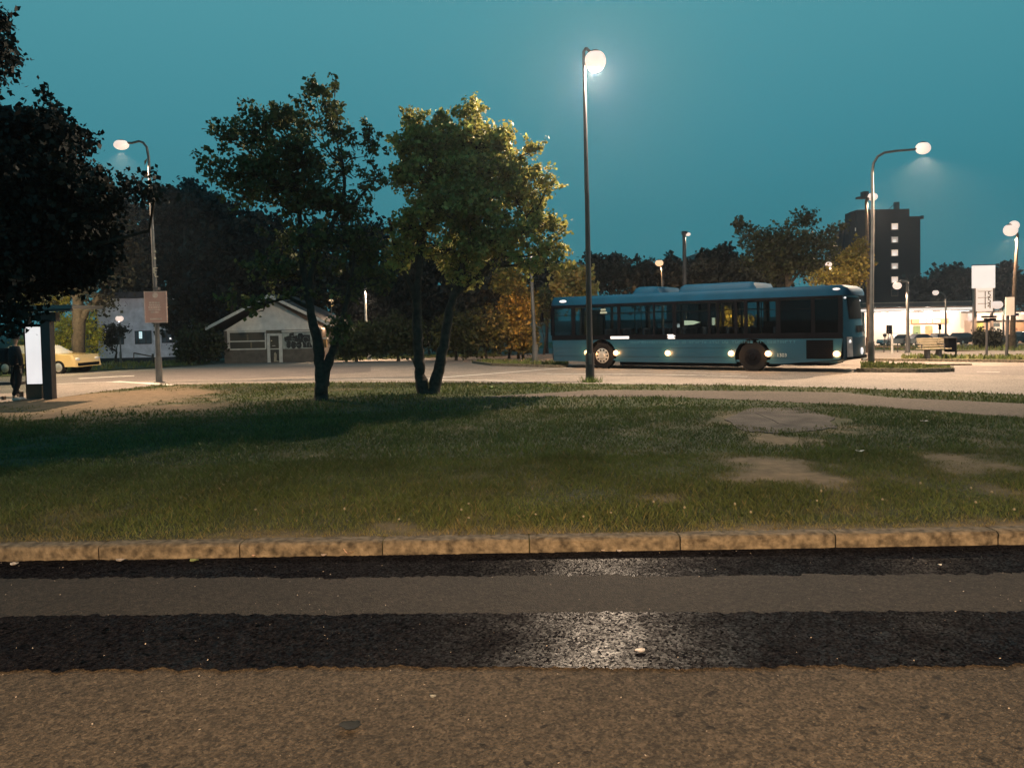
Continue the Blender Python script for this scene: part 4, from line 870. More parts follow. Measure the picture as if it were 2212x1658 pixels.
def Q(x,y):   # zoomed kiosk picture pixel -> kiosk front point
    px=(1000+x/6.9125)/1.74774; py=(1200+y/6.9125)/1.74774; p=at(px,py,kY); return p.x,p.z
def blob(pts,yo): gb.prism([Q(*p) for p in pts],kY-yo,kY-.03)
def disc(cx,cy,rx,ry,yo,n=16): blob([(cx+rx*math.cos(2*math.pi*k/n),cy+ry*math.sin(2*math.pi*k/n)) for k in range(n)],yo)
blob([(505,500),(640,455),(640,400),(760,380),(760,470),(860,450),(880,400),(970,390),(1000,440),(1180,440),(1190,620),(860,640),(780,600),(560,640),(520,600)],.036)
disc(625,690,65,100,.040); disc(755,695,75,105,.042); disc(895,700,75,95,.044); disc(1040,620,55,110,.046); disc(1150,690,55,75,.048); blob([(1000,700),(1230,700),(1240,770),(1000,770)],.038)
gb.build('graffiti',mat('black_spray_paint',(.012,.014,.018),.6,.2,5),gw)
gl=MB()
def line(pts,w=5):
    P=[Q(*p) for p in pts]
    for (x0,z0),(x1,z1) in zip(P,P[1:]):
        d=Vector((x1-x0,z1-z0)); 
        if d.length<1e-6: continue
        n_=Vector((-d.y,d.x)).normalized()*w*.0014; gl.prism([(x0-n_.x,z0-n_.y),(x1-n_.x,z1-n_.y),(x1+n_.x,z1+n_.y),(x0+n_.x,z0+n_.y)],kY-.054,kY-.050)
line([(530,495),(600,470),(640,462)]); line([(700,460),(745,468)],9); line([(690,540),(760,545),(790,555)]); line([(715,480),(720,580)]); line([(650,600),(740,595),(800,620),(835,660)],9)
line([(835,660),(860,620),(900,608)]); line([(800,710),(910,708)],7); line([(955,650),(972,690),(965,740)],7); line([(1145,500),(1040,490),(1000,540),(1010,590),(1060,650),(1100,690),(1095,750)],6)
line([(1090,615),(1190,618)],7); line([(1165,640),(1165,750)]); line([(925,480),(930,540)]); line([(690,640),(680,700),(690,760)]); line([(860,450),(858,520)]); line([(590,590),(570,660),(580,740)]); line([(820,740),(815,790)],8); line([(540,620),(565,600)],8); line([(1105,520),(1160,550)])
gl.build('graffiti_outline',mat('pale_spray_paint',(.22,.28,.28),.7,.3,6),gw)
tag(part('notice_box',mat('amber_box',(.28,.17,.07),.6,.3,6,wave=('Z',8.)),None,[(698,731.5,705.5,750)],kY+.2,.2),'small amber notice box with white cap right of the kiosk','notice box')
part('cap',m_wht,bpy.data.objects['notice_box'],[(697,729,707,732)],kY+.15,.3)
light('lamp_or_added_light',Vector((kx(703),kY+.6,kz(708,700))),35,(1,.6,.35),.06,ki)
part('wall_lamp',m_lampw,ki,[(699,706,706,707.5)],kY+.4,.1)
# white house on the left
hY=66.; hb=at(300,772,hY); ho=thing('white_house','white rendered house with dark framed windows behind the pink sign','house',(hb.x,hY,gz(hY)))
part('wall',m_grey,ho,[(209,642,396,790)],hY,8); part('wall',mat('teal_grey_render',(.16,.2,.21),.9,.2,2),ho,[(187,690,207,772)],hY+1.2,6)
part('downpipe',m_dark,ho,[(205.5,640,209.5,776)],hY-.1,.12); part('plinth',m_dark,ho,[(205,772,397,790)],hY-.12,.1)
part('roof',mat('dark_roof',(.03,.03,.035),.9),ho,[(200,630,402,643)],hY-.8,9.5)
def win(r_,Y,frame,pane,parent,bars=()):
    f=part('window',frame,parent,[r_],Y-.06,.05); x0,y0,x1,y1=r_; t=1.8
    pr=[]; xs_=[x0]+list(bars)+[x1]
    for u,v in zip(xs_,xs_[1:]): pr.append((u+t,y0+t,v-t,y1-t))
    for q in pr: part('pane',pane,f,[q],Y-.075,.01)
    return f
m_pane=mat('dim_pane',(.06,.08,.09),.2,.4,1.5,coat=.8); m_frm=mat('dark_window_frame',(.025,.022,.022),.6)
win((224,714,267,744),hY,m_frm,m_pane,ho,(238,253)); win((291,714,327,743),hY,m_frm,m_pane,ho,(299,315)); win((349,713,386,740.5),hY,m_frm,m_pane,ho,(360,373))
f=win((357,648,382,673),hY,m_frm,emis('orange_blind',(.82,.42,.13),.85),ho,(369,))
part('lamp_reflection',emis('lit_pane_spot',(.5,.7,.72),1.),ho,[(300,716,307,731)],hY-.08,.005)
part('room_lamp',m_white,ho,[(366,729,371,733)],hY-.08,.005); part('room_lamp',m_lamp,ho,[(226,716,232,719.5)],hY-.08,.005)
hY2=68.; hb=at(430,760,hY2); h2=thing('teal_house','dark teal house with one lit white window left of the kiosk','house',(hb.x,hY2,gz(hY2)))
part('wall',mat('dark_teal_boards',(.02,.05,.055),.9,.3,2),h2,[(400,635,478,775)],hY2,8); part('roof',bpy.data.materials['dark_roof'],h2,[(394,622,486,636)],hY2-.8,9)
win((402,642,424,660),hY2,m_frm,emis('lit_curtain',(.85,.76,.72),1.),h2,(408,))
# fence in front of the white house
fn=thing('picket_rail','thin wooden rail on short posts in front of the white house','fence',G(330,784))
g=MB(); Yf=G(330,784).y
for a_,b_ in (((289,762),(330,770)),): g.tube([at(*a_,Yf),at(*b_,Yf)],.05,6)
g.build('rail',m_wood,fn); g=MB(); g.tube([at(289,762,Yf),at(289,776,Yf)],.04,6); g.build('post',m_wood,fn); g=MB(); g.tube([at(330,764,Yf),at(330,790,Yf)],.08,6); g.build('post',m_wood,fn)
# ------------------------------------------------------------------ tower block
tY=165.; tbp=at(1900,690,tY); tw=thing('tower_block','dark high-rise block with a column of lit stairwell windows','tower block',(tbp.x,tY,gz(tY)))
m_tw=mat('dark_brick',(.010,.008,.009),.9,.15,.4)
g=MB(); Z=lambda px,py:at(px,py,tY)
def tbox(px0,px1,ptop,y0,y1): g.box(Z(px0,600).x,y0,gz(tY)-1,Z(px1,600).x,y1,Z((px0+px1)/2,ptop).z)
tbox(1852,1965,452,tY,tY+4); tbox(1965,1991,466.5,tY+.5,tY+4); tbox(1843.5,1852,457,tY+1,tY+4); tbox(1830,1843.5,479,tY+1.5,tY+4); tbox(1819.5,1830,496,tY+2,tY+4); tbox(1809,1819.5,514,tY+2.5,tY+4); tbox(1802,1809,540,tY+3,tY+5)
g.build('wall',m_tw,tw)
g=MB(); g.box(Z(1878,450).x,tY+3,Z(1920,452).z-.1,Z(1962,450).x,tY+5,Z(1920,449.6).z); g.box(Z(1989,470).x,tY-.3,Z(1990,473).z,Z(1994,470).x,tY+4,Z(1990,466).z); g.build('roof_parapet',m_tw,tw)
g=MB(); p0=Z(1958,452); g.box(p0.x-.5,tY+4,p0.z-.3,p0.x+.55,tY+4.6,Z(1958,430).z); g.tube([Z(1957,431)+Vector((0,4,0)),Z(1935,450)+Vector((0,4,0))],.07,4); ah=g.build('aerial',m_dark,tw)
wc=[(481,497,1.),(510,525,.45),(538,554,1.),(567,582,.55),(596,612,1.)]
for k,(y0,y1,s) in enumerate(wc):
    f=part('window',mat('bronze_frame',(.12,.09,.07),.6),tw,[(1924.5,y0,1941.5,y1)],tY-.12,.1)
    part('pane',emis('stair_glow_%d'%k,(.82*s,.58*s,.44*s),1.),f,[(1926.3,y0+1.6,1939.7,y1-1.6)],tY-.2,.05)
    part('lamp_spot',emis('stair_lamp',(1.,.86,.74),1.),f,[(1929,y0+8,1936,y1-2)],tY-.3,.05)
f=part('window',bpy.data.materials['bronze_frame'],tw,[(1925,624,1940.5,640)],tY-.12,.1); part('pane',m_dark,f,[(1927,626,1939,637.5)],tY-.2,.05)
for r_ in ((1839.5,500,1841.5,511),(1847,492,1849.5,499)): part('window',emis('dim_window',(.28,.25,.2),1.),tw,[r_],tY+(2 if r_[0]<1842 else .9)-.3,.05)
# low flat roofed block behind the trees
fY=95.; fp=at(1540,700,fY); fb=thing('flat_roofed_block','low dark block with pale rooftop plant room behind the trees','building',(fp.x,fY,gz(fY)))
part('wall',mat('dark_render',(.03,.028,.028),.9),fb,[(1489,561,1610,740)],fY,14); part('plant_room',mat('metal_cladding',(.12,.15,.16),.5,.2,.5),fb,[(1513,545,1574,562)],fY+1,8); part('parapet',m_dark,fb,[(1486,559.5,1612,562)],fY-.5,15); part('parapet',m_dark,fb,[(1511.5,543.8,1575.5,545.6)],fY+.6,8.6)
# ------------------------------------------------------------------ filling station
sY=112.; sb=at(1990,744,sY); sta=thing('filling_station','brightly lit white filling station shop with long flat canopy','filling station',(sb.x,sY,gz(sY)))
m_sw=mat('white_cladding',(.8,.66,.55),.6,.06,.5); 
part('wall',m_sw,sta,[(1868,672,2100,752)],sY,10)
part('roof',mat('dark_fascia',(.10,.075,.065),.7,.15,2),sta,[(1862,654,2102,662.5)],sY-6,16); part('roof_edge',mat('pink_trim',(.35,.25,.2),.6),sta,[(1862,651.5,2102,654)],sY-6.1,16.2)
part('orange_stripe',mat('orange_stripe',(.55,.2,.08),.5),sta,[(1868,662.7,2102,665)],sY-6.15,.3)
cn=part('canopy',emis('canopy_light_band',(.95,.80,.68),1.),sta,[(1868,665.3,2101,671)],sY-6.1,1.2)
[part('high_window',m_dark,sta,[q],sY-.08,.05) for q in ((1882,673,1903,675.5),(1915,673.5,1920,675.5),(1962,672,2050,674),(2071,670,2089,673.5))]
fsn=part('shop_sign',mat('orange_sign',(.62,.25,.12),.5),sta,[(1970,688.5,2049,698.5)],sY-.35,.3); part('sign_strip',m_white,fsn,[(1986,691,2001,697),(2003,691,2013,697),(2016,690.5,2031,696.5)],sY-.38,.02)
part('door',mat('green_poster',(.16,.22,.09),.6,.3,1.5),sta,[(1973.5,703,1988,736)],sY-.12,.06); part('poster',mat('orange_poster',(.5,.26,.12),.6,.35,1.5),sta,[(1999.5,703,2014.5,733)],sY-.12,.06)
part('cash_point',m_dark,sta,[(1978.5,718,1983,728)],sY-.2,.06)
for px in (1885,1925,1965,2005,2045,2085): part('canopy_lamp',m_white,sta,[(px-9,671.2,px+9,672.2)],sY-2.6,.6)
for px in (1895,1950,2005,2060): light('canopy_light',at(px,676,sY-3.2),1050,(1,.82,.66),.5,sta)
bY=110.; bb=at(2160,745,bY); s2=thing('tyre_workshop','grey fronted workshop with orange lit garage doors at the right edge','building',(bb.x,bY,gz(bY)))
part('wall',mat('beige_panels',(.30,.22,.17),.8,.25,.7),s2,[(2101,690,2300,752)],bY,10); part('fascia',mat('grey_fascia',(.26,.24,.25),.7,.15,.6),s2,[(2101,674,2300,691)],bY-1.,1.2); part('roof',m_dark,s2,[(2101,669,2300,674)],bY-.8,11)
part('banner',mat('green_banner',(.20,.20,.05),.7,.5,1.2),s2,[(2103,696,2124,724)],bY-.12,.05)
f=part('window',m_wht,s2,[(2143,695,2162,728)],bY-.1,.06); part('pane',m_pane,f,[(2145,697,2160,706),(2145,708,2151,713),(2153,708,2160,713),(2145,715,2160,726)],bY-.13,.02)
part('door',m_wht,s2,[(2163,694,2171,742)],bY-.1,.05)
gd=part('garage_door',mat('orange_door',(.42,.27,.17),.7,.15,1.,wave=('Z',3.)),s2,[(2190,696,2215,732),(2218,696,2290,732)],bY-.1,.05); part('door_sign',mat('brown_disc',(.25,.12,.07),.6),gd,[(2192,708,2198,714)],bY-.14,.03)
for px in (2120,2160,2210): light('shop_light',at(px,682,bY-3),1100,(1,.66,.42),.15,s2)
part('wall_lamp',m_lampw,s2,[(2208,674,2230,678)],bY-1.2,.2)
q=at(1495,716,98); ls=thing('lit_shop','small bright shop front glimpsed through the middle bus windows','shop',(q.x,98,gz(98)))
part('wall',m_wwall,ls,[(1440,696,1540,745)],98.,6); part('roof',m_dark,ls,[(1436,692,1545,696.5)],97.5,7)
for r_ in ((1463,700,1470,714),(1478,699,1491,714),(1493,699,1506,714),(1521,699,1529,714)): part('window',emis('shop_glow',(.95,.80,.68),1.6),ls,[r_],97.9,.05)
q=at(1541,702,70); g=part('lit_sign',emis('yellow_panel',(1.,.82,.5),1.6),None,[(1538.5,686,1545,702)],70,.1); tag(g,'small upright yellowish lit panel seen through the bus windows','sign')
part('post',m_poled,g,[(1541,702,1542.5,745)],70.02,.06)
bush('orange lit bush glimpsed through the bus windows',(1567,745),[(1567,690,16,24,0,1.),(1611,697,12,10,0,.8)],Y=62,clumps=170,k=12,spread=.16,size=.22,seed=311,tint=(3.,2.2,1.1))  # orange glow on this bush is partly painted by the leaf tint
light('lamp_or_added_light',at(1570,676,60),700,(1,.5,.2),.05,lampR); light('lamp_or_added_light',at(1608,690,60.3),260,(1,.6,.35),.05,lampR)  # two orange lights added for this bush, far from their parent lamp
# price pylon
pY=90.; pp=at(2125,748,pY); py_=thing('price_pylon','tall glowing white fuel price pylon beside the station','price sign',(pp.x,pY,gz(pY)))
part('post',mat('pylon_steel',(.30,.22,.18),.5,.2,2),py_,[(2103.5,575,2110,745)],pY+.05,.3); part('post',bpy.data.materials['pylon_steel'],py_,[(2145,575,2149.5,676),(2142,676,2146,745)],pY+.05,.3)
part('sign_box',emis('pylon_white',(1.,.84,.72),1.),py_,[(2104.5,573,2150,622)],pY-.15,.5)
pn=part('price_panel',emis('pylon_price',(1.,.74,.56),1.),py_,[(2110,622,2144.5,672)],pY-.12,.44)
m_dig=mat('brown_digits',(.25,.09,.03),.6)
for k,(s_,py) in enumerate((('15',636),('15',649),('14',661))):
    p=at(2132.5,py,pY-.13); text_mesh('price',s_,.95,m_dig,pn,Matrix.Translation(p)@FACE,.01)
part('divider',m_dig,pn,[(2112,628.5,2143,629.5),(2112,642,2143,643),(2112,655,2143,656)],pY-.14,.015)
part('sign_cap',mat('pylon_cap',(.1,.05,.08),.5),py_,[(2103.5,571.3,2151,573.2)],pY-.16,.52)
for px,py,W_ in ((2127,600,160),): pass
# small route sign showing 15 above the bus roof
g=part('shop_sign',mat('dark_red_panel',(.07,.018,.02),.6),None,[(1277,622,1290,636)],70,.2); tag(g,'small dark red sign with number 15 above the bus roof','sign'); g.name='route_sign'
p=at(1281.5,631,69.97); text_mesh('number','15',.42,mat('grey_digits',(.4,.35,.35),.6),g,Matrix.Translation(p)@FACE,.01)
# ------------------------------------------------------------------ cars
def car(name,label,p,rz,col,L=4.3,Wd=1.75,Hh=1.45,kind='hatch',group=None,glare=False):
    M=Matrix.Translation(p)@Matrix.Rotation(rz,4,'Z'); t=thing(name,label,'car',p,rz,group)
    mp=mat('car_paint_'+name+str(int(col[0]*100))+str(int(col[2]*100)),col,.3,.08,2,coat=1.)
    pr=[(-L/2,.32),(-L/2+.05,.62),(-L/2+.15,.86),(-L*.14,.96),(L*.36,.98),(L/2-.06,.9),(L/2,.55),(L/2-.04,.28)]
    def loft(sec,w0,ins):
        mb=MB(M); n=len(sec); W2=Wd/2
        ys=[(-W2+.0,ins),(-W2+.06,0),(W2-.06,0),(W2,ins)]
        vs=[]
        cx=sum(q[0] for q in sec)/n; cz=sum(q[1] for q in sec)/n
        for y,s in ys:
            for x,z in sec: vs.append((cx+(x-cx)*(1-s),y*w0,cz+(z-cz)*(1-s)))
        fs=[tuple(range(n)),tuple(range(3*n,4*n))[::-1]]
        for j in range(3):
            for k in range(n): fs.append((j*n+k,j*n+(k+1)%n,(j+1)*n+(k+1)%n,(j+1)*n+k))
        mb.add(vs,fs); return mb
    loft(pr,1.,.04).build('body',mp,t,smooth=True,angle=35)
    cab=[(-L*.17,.95),(-L*.03,Hh-.06),(L*.08,Hh),(L*.27,Hh-.03),(L*.40 if kind=='hatch' else L*.36,.97)]
    mb=MB(M); vs=[];n=len(cab)
    for y,s in ((-1,0),(1,0)):
        for x,z in cab: 
            k=(z-.95)/(Hh-.95); vs.append((x,y*(Wd/2-.06-.14*k),z))
    fs=[tuple(range(n)),tuple(range(n,2*n))[::-1]]+[(k,k+1,k+1+n,k+n) for k in range(n-1)]
    mb.add(vs,fs); mb.build('cabin',m_dark if not glare else mat('glare_glass',(.55,.5,.46),.15,.1,2,coat=1.),t)  # pale cabin glass paints the lamp glare on the yellow car
    mb=MB(M); rf2=[(cab[1][0]-.02,Hh-.07),(cab[2][0],Hh+.012),(cab[3][0]+.02,Hh-.018)]
    vs=[(x,sy*(Wd/2-.19),z) for sy in(-1,1) for x,z in rf2]+[(x,sy*(Wd/2-.19),z-.05) for sy in(-1,1) for x,z in rf2]
    mb.add(vs,[(0,1,4,3),(1,2,5,4),(6,9,10,7),(7,10,11,8),(0,6,7,1),(1,7,8,2),(3,4,10,9),(4,5,11,10),(0,3,9,6),(2,8,11,5)]); mb.build('roof',mp,t)
    for x in (-L*.31,L*.30):
        for y,sg in ((-Wd/2+.08,-1),(Wd/2-.08,1)):
            q=MB(M); q.tube([(x,y-.1,.31),(x,y-.09,.31),(x,y+.09,.31),(x,y+.1,.31)],[.28,.31,.31,.28],18); w=q.build('wheel',m_black,t,smooth=True)
            q=MB(M); q.tube([(x,y+sg*.1,.31),(x,y+sg*.115,.31)],[.2,.17],14); q.build('rim',m_chrome,w,smooth=True,angle=30)
    for y in (-Wd/2+.25,Wd/2-.25):
        q=MB(M); q.ell((-L/2+.07,y,.66),.05,.17,.08,10,6); q.build('headlight',mat('headlight_glass',(.6,.58,.55),.15,.1,4,coat=1.),t,smooth=True)
        q=MB(M); q.bbox(L/2-.05,y-.12,.66,L/2+.01,y+.12,.82,.02); q.build('tail_light',m_red,t)
    q=MB(M); q.box(-L/2-.015,-Wd/2+.2,.36,-L/2+.03,Wd/2-.2,.5); q.build('grille',m_bk,t)
    return t
p=G(100,806); car('parked_car','yellow hatchback parked behind the lit advertising panel',p,R(172),(.58,.42,.18),4.4,1.8,1.35,group='parked cars',glare=True)
for px,Yc,rz,col,lb,k in ((1935,102,0,(.5,.45,.4),'silver car parked left of the station door','s'),(1996,100,180,(.55,.5,.45),'white car parked in front of the green station door','h'),(2034,102,90,(.30,.17,.1),'brown car seen end-on before the station wall','h'),(2083,97,200,(.015,.015,.018),'black car parked right of the litter bin','s'),(2203,98,10,(.012,.013,.016),'dark car before the orange garage doors','s')):
    p=at(px,745,Yc); p.z=gz(Yc); car('parked_car',lb,p,R(rz),col,4.4,1.8,1.5,'hatch','parked cars')
# ------------------------------------------------------------------ traffic lights, signs, railings, bench, bin
tlY=100.
for px,lb in ((1919,'left signal head with backing board before the station wall'),(1925.5,'right signal head close beside its twin before the station wall')):
    b=at(px,750,tlY); t=thing('traffic_light',lb,'traffic light',(b.x,tlY,gz(tlY)),0,'traffic lights before the station')
    part('pole',m_poled,t,[(px-.7,718,px+.7,756)],tlY+.1,.06); h=part('signal_head',m_bk,t,[(px-3,702,px+2.2,721)],tlY,.2)
    for y in (705,711,717): c=at(px,y,tlY-.02); MB().ell(c,.09,.05,.09,10,6).build('lens',mat('dim_lens',(.16,.07,.04),.3),h,smooth=True)
c=at(1911.5,724,tlY); t=thing('round_sign','small round dark sign seen from behind by the signals','road sign',(c.x,tlY,gz(tlY))); MB().tube([(c.x,tlY,c.z),(c.x,tlY+.03,c.z)],.26,20).build('sign_plate',m_poled,t); part('post',m_poled,t,[(1911,724,1912.2,756)],tlY+.04,.05)
c=at(2031,705,50); t=thing('bus_stop_flag','slim dark post with small flag sign before the station poster','road sign',(c.x,50,gz(50))); part('post',m_poled,t,[(2029.6,702,2031.4,760)],50,.06); part('flag',m_bk,t,[(2028,700,2033.5,712)],49.95,.05)
def railing(label,rails,posts,Y):
    b=at(rails[0][0],rails[0][1],Y); t=thing('railing',label,'railing',(b.x,Y,gz(Y)))
    for x0,y0,x1,y1 in rails: MB().tube([at(x0,y0,Y),at(x1,y1,Y)],.03,6).build('rail',m_wood,t)
    for px,y0 in posts:
        p=at(px,y0,Y); MB().tube([p,(p.x,p.y,gz(Y)-.05)],.03,6).build('post',m_poled,t)
railing('thin railing between the bus rear and the bench',[(1872,748,1972,750),(1872,764,1945,765)],[(1909,745),(1939,741),(1877,745)],44)
railing('long low rail between the bin and the white sign board',[(2063,757.5,2172,759.5)],[(2110,757.5)],43)
for px,y0,y1,Yb,lb in ((1927,726,771,41,'slim pale post beside the railing'),):
    p=at(px,y0,Yb); g=MB(); g.tube([p,(p.x,p.y,gz(Yb))],.06,10); g.ell(p,.075,.075,.05,10,5); tag(g.build('bollard',m_paint,smooth=True),lb,'bollard')
# bench
bp=G(2013,776); nY=bp.y; bn=thing('park_bench','slatted wooden park bench on dark legs beside the bin','bench',(bp.x,nY,gz(nY)))
bx0,bx1=at(1988,755,nY).x,at(2047,755,nY).x; z0=gz(nY)
m_slat=mat('bench_wood',(.27,.23,.16),.7,.2,3)
sc_=(bx1-bx0)/1.9
for k in range(4):
    q=MB(); q.bbox(bx0,nY+.18+.035*k,z0+.5+k*.1,bx1,nY+.215+.035*k,z0+.585+k*.1,.012); q.build('back_slat',m_slat,bn)
for k in range(4):
    q=MB(); q.bbox(bx0-.12,nY-.28+k*.11,z0+.43,bx1+.02,nY-.19+k*.11,z0+.465,.012); q.build('seat_slat',m_slat,bn)
for x in (bx0+.2,bx1-.45):
    q=MB(); q.bbox(x,nY-.2,z0-.02,x+.12,nY+.12,z0+.43,.03); q.build('leg',m_poled,bn)
for x in (bx0-.1,bx1-.3):
    q=MB(); q.tube([(x,nY-.3,z0+.46),(x,nY-.3,z0+.63),(x,nY+.2,z0+.65)],.025,6); q.build('armrest',m_poled,bn)
p=G(2066,775); bi=thing('litter_bin','black box litter bin hanging on a post beside the bench','litter bin',(p.x,p.y,gz(p.y)))
part('post',m_poled,bi,[(2064.5,735,2067,776)],p.y+.1,.06); part('body',m_bk,bi,[(2048.5,730,2066,760)],p.y-.2,.3); part('lid',m_poled,bi,[(2047,727,2067.5,730.5)],p.y-.24,.38)
# white sign board at the right
p=G(2174,775); Yb=p.y; sg=thing('sign_board','blank pale notice board on a dark post at the right','sign board',(p.x,Yb,gz(Yb)))
g=MB(); g.tube([(p.x,Yb,gz(Yb)-.05),at(2177,681,Yb)],.055,8); g.build('post',m_poled,sg,smooth=True); part('board',mat('pale_board',(.6,.54,.5),.6,.1,1.5),sg,[(2173,641.5,2191.5,680.5)],Yb-.1,.05); part('side_panel',mat('teal_side_panel',(.2,.3,.3),.6),sg,[(2169.5,668,2174.5,680)],Yb-.02,.05)
Yb=Yb+3; p=at(2131,750,Yb); ds=thing('street_name_sign','dark double street name sign on slim post near the pylon','road sign',(p.x,Yb,gz(Yb)))
g=MB(); g.tube([(p.x,Yb,gz(Yb)-.05),at(2132,690,Yb)],.05,8); g.build('post',m_poled,ds); part('name_plate',m_bk,ds,[(2121,682,2153,686)],Yb-.08,.04); part('name_plate',m_bk,ds,[(2126,687,2152,693)],Yb-.08,.04)
Yb=45.8; c=at(2193,680,Yb); g=part('direction_sign',mat('violet_sign',(.05,.04,.08),.5),None,[(2184,676.5,2201,682.5)],Yb-.3,.04); tag(g,'small dark direction blade on the wooden lamp post','road sign')
for px,h,Yc,lb in ((2150,30,50,'dark bushy plant below the workshop window'),(2118,34,51,'sparse leafy shrub at the foot of the pylon')):
    bush(lb,(px,752),[(px,735,10,14,0,.5),(px-6,728,7,8,0,.3),(px+5,742,9,8,0,.4)],Y=Yc,clumps=70,k=10,spread=.13,size=.16,seed=px,leaf=m_leafd,name='shrub',cat='shrub')
for px,py,lb in ((1150,779,'tuft of tall grass at the foot of the pale pole'),(2176,776,'tuft of grass round the notice board post'),(2066,775,'tuft of grass under the litter bin'),(1275,826,'tuft of grass round the central lamp foot')):
    p=G(px,py); rr=np.random.default_rng(px); V=[];C=[]
    for _ in range(140):
        a_=rr.random()*6.28; q=np.array(p)+np.array((rr.normal()*.16,rr.normal()*.12,0)); d=np.array((math.cos(a_),math.sin(a_),0))*.012; tip=q+np.array((rr.normal()*.08,rr.normal()*.08,.08+.16*rr.random())); V+=[q-d,q+d,(q+tip)/2+d*.7,tip]; C+=[GREEN*(1+rr.random())]*4
    tag(fastmesh('grass_tuft',np.array(V),4,m_gr,col=np.array(C)),lb,'grass tuft','grass tufts at post feet')
# leafy seedlings by the two trunked tree
bush('bright green leafy weeds at the foot of the two trunks',(1085,856),[(1060,850,40,7,0,.5),(1140,847,30,6,0,.4),(1190,850,35,5,0,.4)],Y=21.2,clumps=120,k=10,spread=.07,size=.07,seed=201,name='weed_patch',cat='weeds',tint=(.9,1.2,.6),trunks=[[(1060,858,1),(1060,852,1)]])
# pink notice on lamp C
Yn=lampC.location.y-.12; nt_=thing('notice_sign','pink notice board with white lines of text on the left lamp pole','notice',at(335,700,Yn))
M_=Matrix.Identity(4)
nb=part('board',mat('pink_board',(.62,.36,.30),.55,.12,1.5),nt_,[(311.5,629,360.5,697)],Yn-.02,.04)
part('border',mat('pale_print',(.75,.58,.5),.6),nb,[(311.5,629,313.2,697),(358.6,629,360.5,697),(313.2,629,358.6,630.4),(313.2,695.6,358.6,697)],Yn-.03,.008)
c=at(335,637.5,Yn-.03); MB().tube([(c.x,Yn-.03,c.z),(c.x,Yn-.02,c.z)],.095,24).build('emblem_disc',mat('pale_print',(1,1,1)),nb)
rr=random.Random(3)
def words(x0,x1,y0,y1,parent):
    g=MB(); x=x0
    while x<x1-1:
        w=min(rr.uniform(3.5,9),x1-x); g.fbox(x,y0,x+w-.7,y1,Yn-.027,.006); x+=w+.5
    return g.build('text_line',MATS['pale_print'],parent)
for x0,x1,y0 in ((322,345,652),(322,346,657),(320,348,662),(321,347,667),(326,343.5,672.3)): words(x0,x1,y0,y0+3.4,nb)
g=MB(); g.fbox(324,687,350,690.5,Yn-.027,.006); g.build('text_line',MATS['pale_print'],nb)
part('clamp',m_pole,nt_,[(331,620,341,626)],Yn+.0,.2)
mk=MB(); 
for r_ in ((331,578,333,590),(333,578,339.5,579.6),(333,583.5,338.5,585),(333,590,335,596),(335,596.4,341,598.4),(332,555,336,560),(332.5,540,336,545)): mk.fbox(*r_,Yn+.02,.03)
mk.build('sticker',mat('pale_sticker',(.5,.45,.35),.7),lampC)
# ------------------------------------------------------------------ bus shelter
shY=G(100,862).y; sh=thing('bus_shelter','dark framed bus shelter with flat roof at the left edge','bus shelter',(at(100,862,shY).x,shY,gz(shY)))
part('roof',mat('shelter_roof',(.10,.12,.13),.35,.2,1.,coat=.6),sh,[(-90,660.5,155,668.5)],shY-.3,1.6); part('roof_beam',m_poled,sh,[(-90,668.7,152,674)],shY-.28,.12)
part('column',m_poled,sh,[(90.5,690,109.5,862.5)],shY-.02,.22); part('bracket',m_poled,sh,[(78,674,120,694)],shY-.02,.2)
pn=part('advertising_panel',m_bk,sh,[(53,700,91,831)],shY+.15,.12)
part('lit_poster',emis('poster_glow',(.84,.80,.79),1.),pn,[(56,706,88.5,829)],shY+.13,.015)
part('panel_base',mat('bronze_base',(.09,.07,.05),.6,.2,3),sh,[(56,831,90,861)],shY+.14,.14)
part('glass_wall',glassmat('shelter_glass',(.75,.8,.8),.08),sh,[(-60,690,52,850)],shY+1.2,.02)
for px in (44,8): 
    pass
wb=thing('shelter_bench','low bench slab on short posts inside the shelter','bench',at(20,840,shY+.9)); wb.location.z=gz(shY)
part('seat',m_poled,wb,[(-60,826,40,832)],shY+.7,.35); part('leg',m_wood,wb,[(41,846,46,861)],shY+.1,.1); part('leg',m_wood,wb,[(3,856,8,868)],shY+.0,.1)
# ------------------------------------------------------------------ person at the shelter
PY=shY-.35; foot=at(37,866,PY); pb=Vector((foot.x,PY,gz(PY))); hs=1.0
def skin(name,joints,edges,m,parent,sub=2):
    me=bpy.data.meshes.new(name); me.from_pydata([tuple(pb+Vector(j[:3])*hs) for j in joints],edges,[]); me.update(); o=bpy.data.objects.new(name,me); COL.objects.link(o)
    md=o.modifiers.new('Skin','SKIN'); md.use_smooth_shade=True
    for v,j in zip(me.skin_vertices[0].data,joints): v.radius=(j[3]*hs,(j[4] if len(j)>4 else j[3])*hs)
    me.skin_vertices[0].data[0].use_root=True; s_=o.modifiers.new('Sub','SUBSURF'); s_.levels=s_.render_levels=sub; me.materials.append(m)
    if parent is not None: o.parent=parent; o.matrix_parent_inverse=parent.matrix_basis.inverted()
    return o
pe=thing('person','person in dark coat and trousers stepping past the lit advertising panel','person',pb)
m_skin=mat('skin',(.38,.24,.17),.6,.1,8); m_coat=mat('dark_coat',(.012,.013,.018),.9,.3,12); m_trs=mat('dark_trousers',(.010,.011,.015),.9,.3,12); m_shoe=mat('pale_shoe',(.5,.45,.42),.6,.2,10)
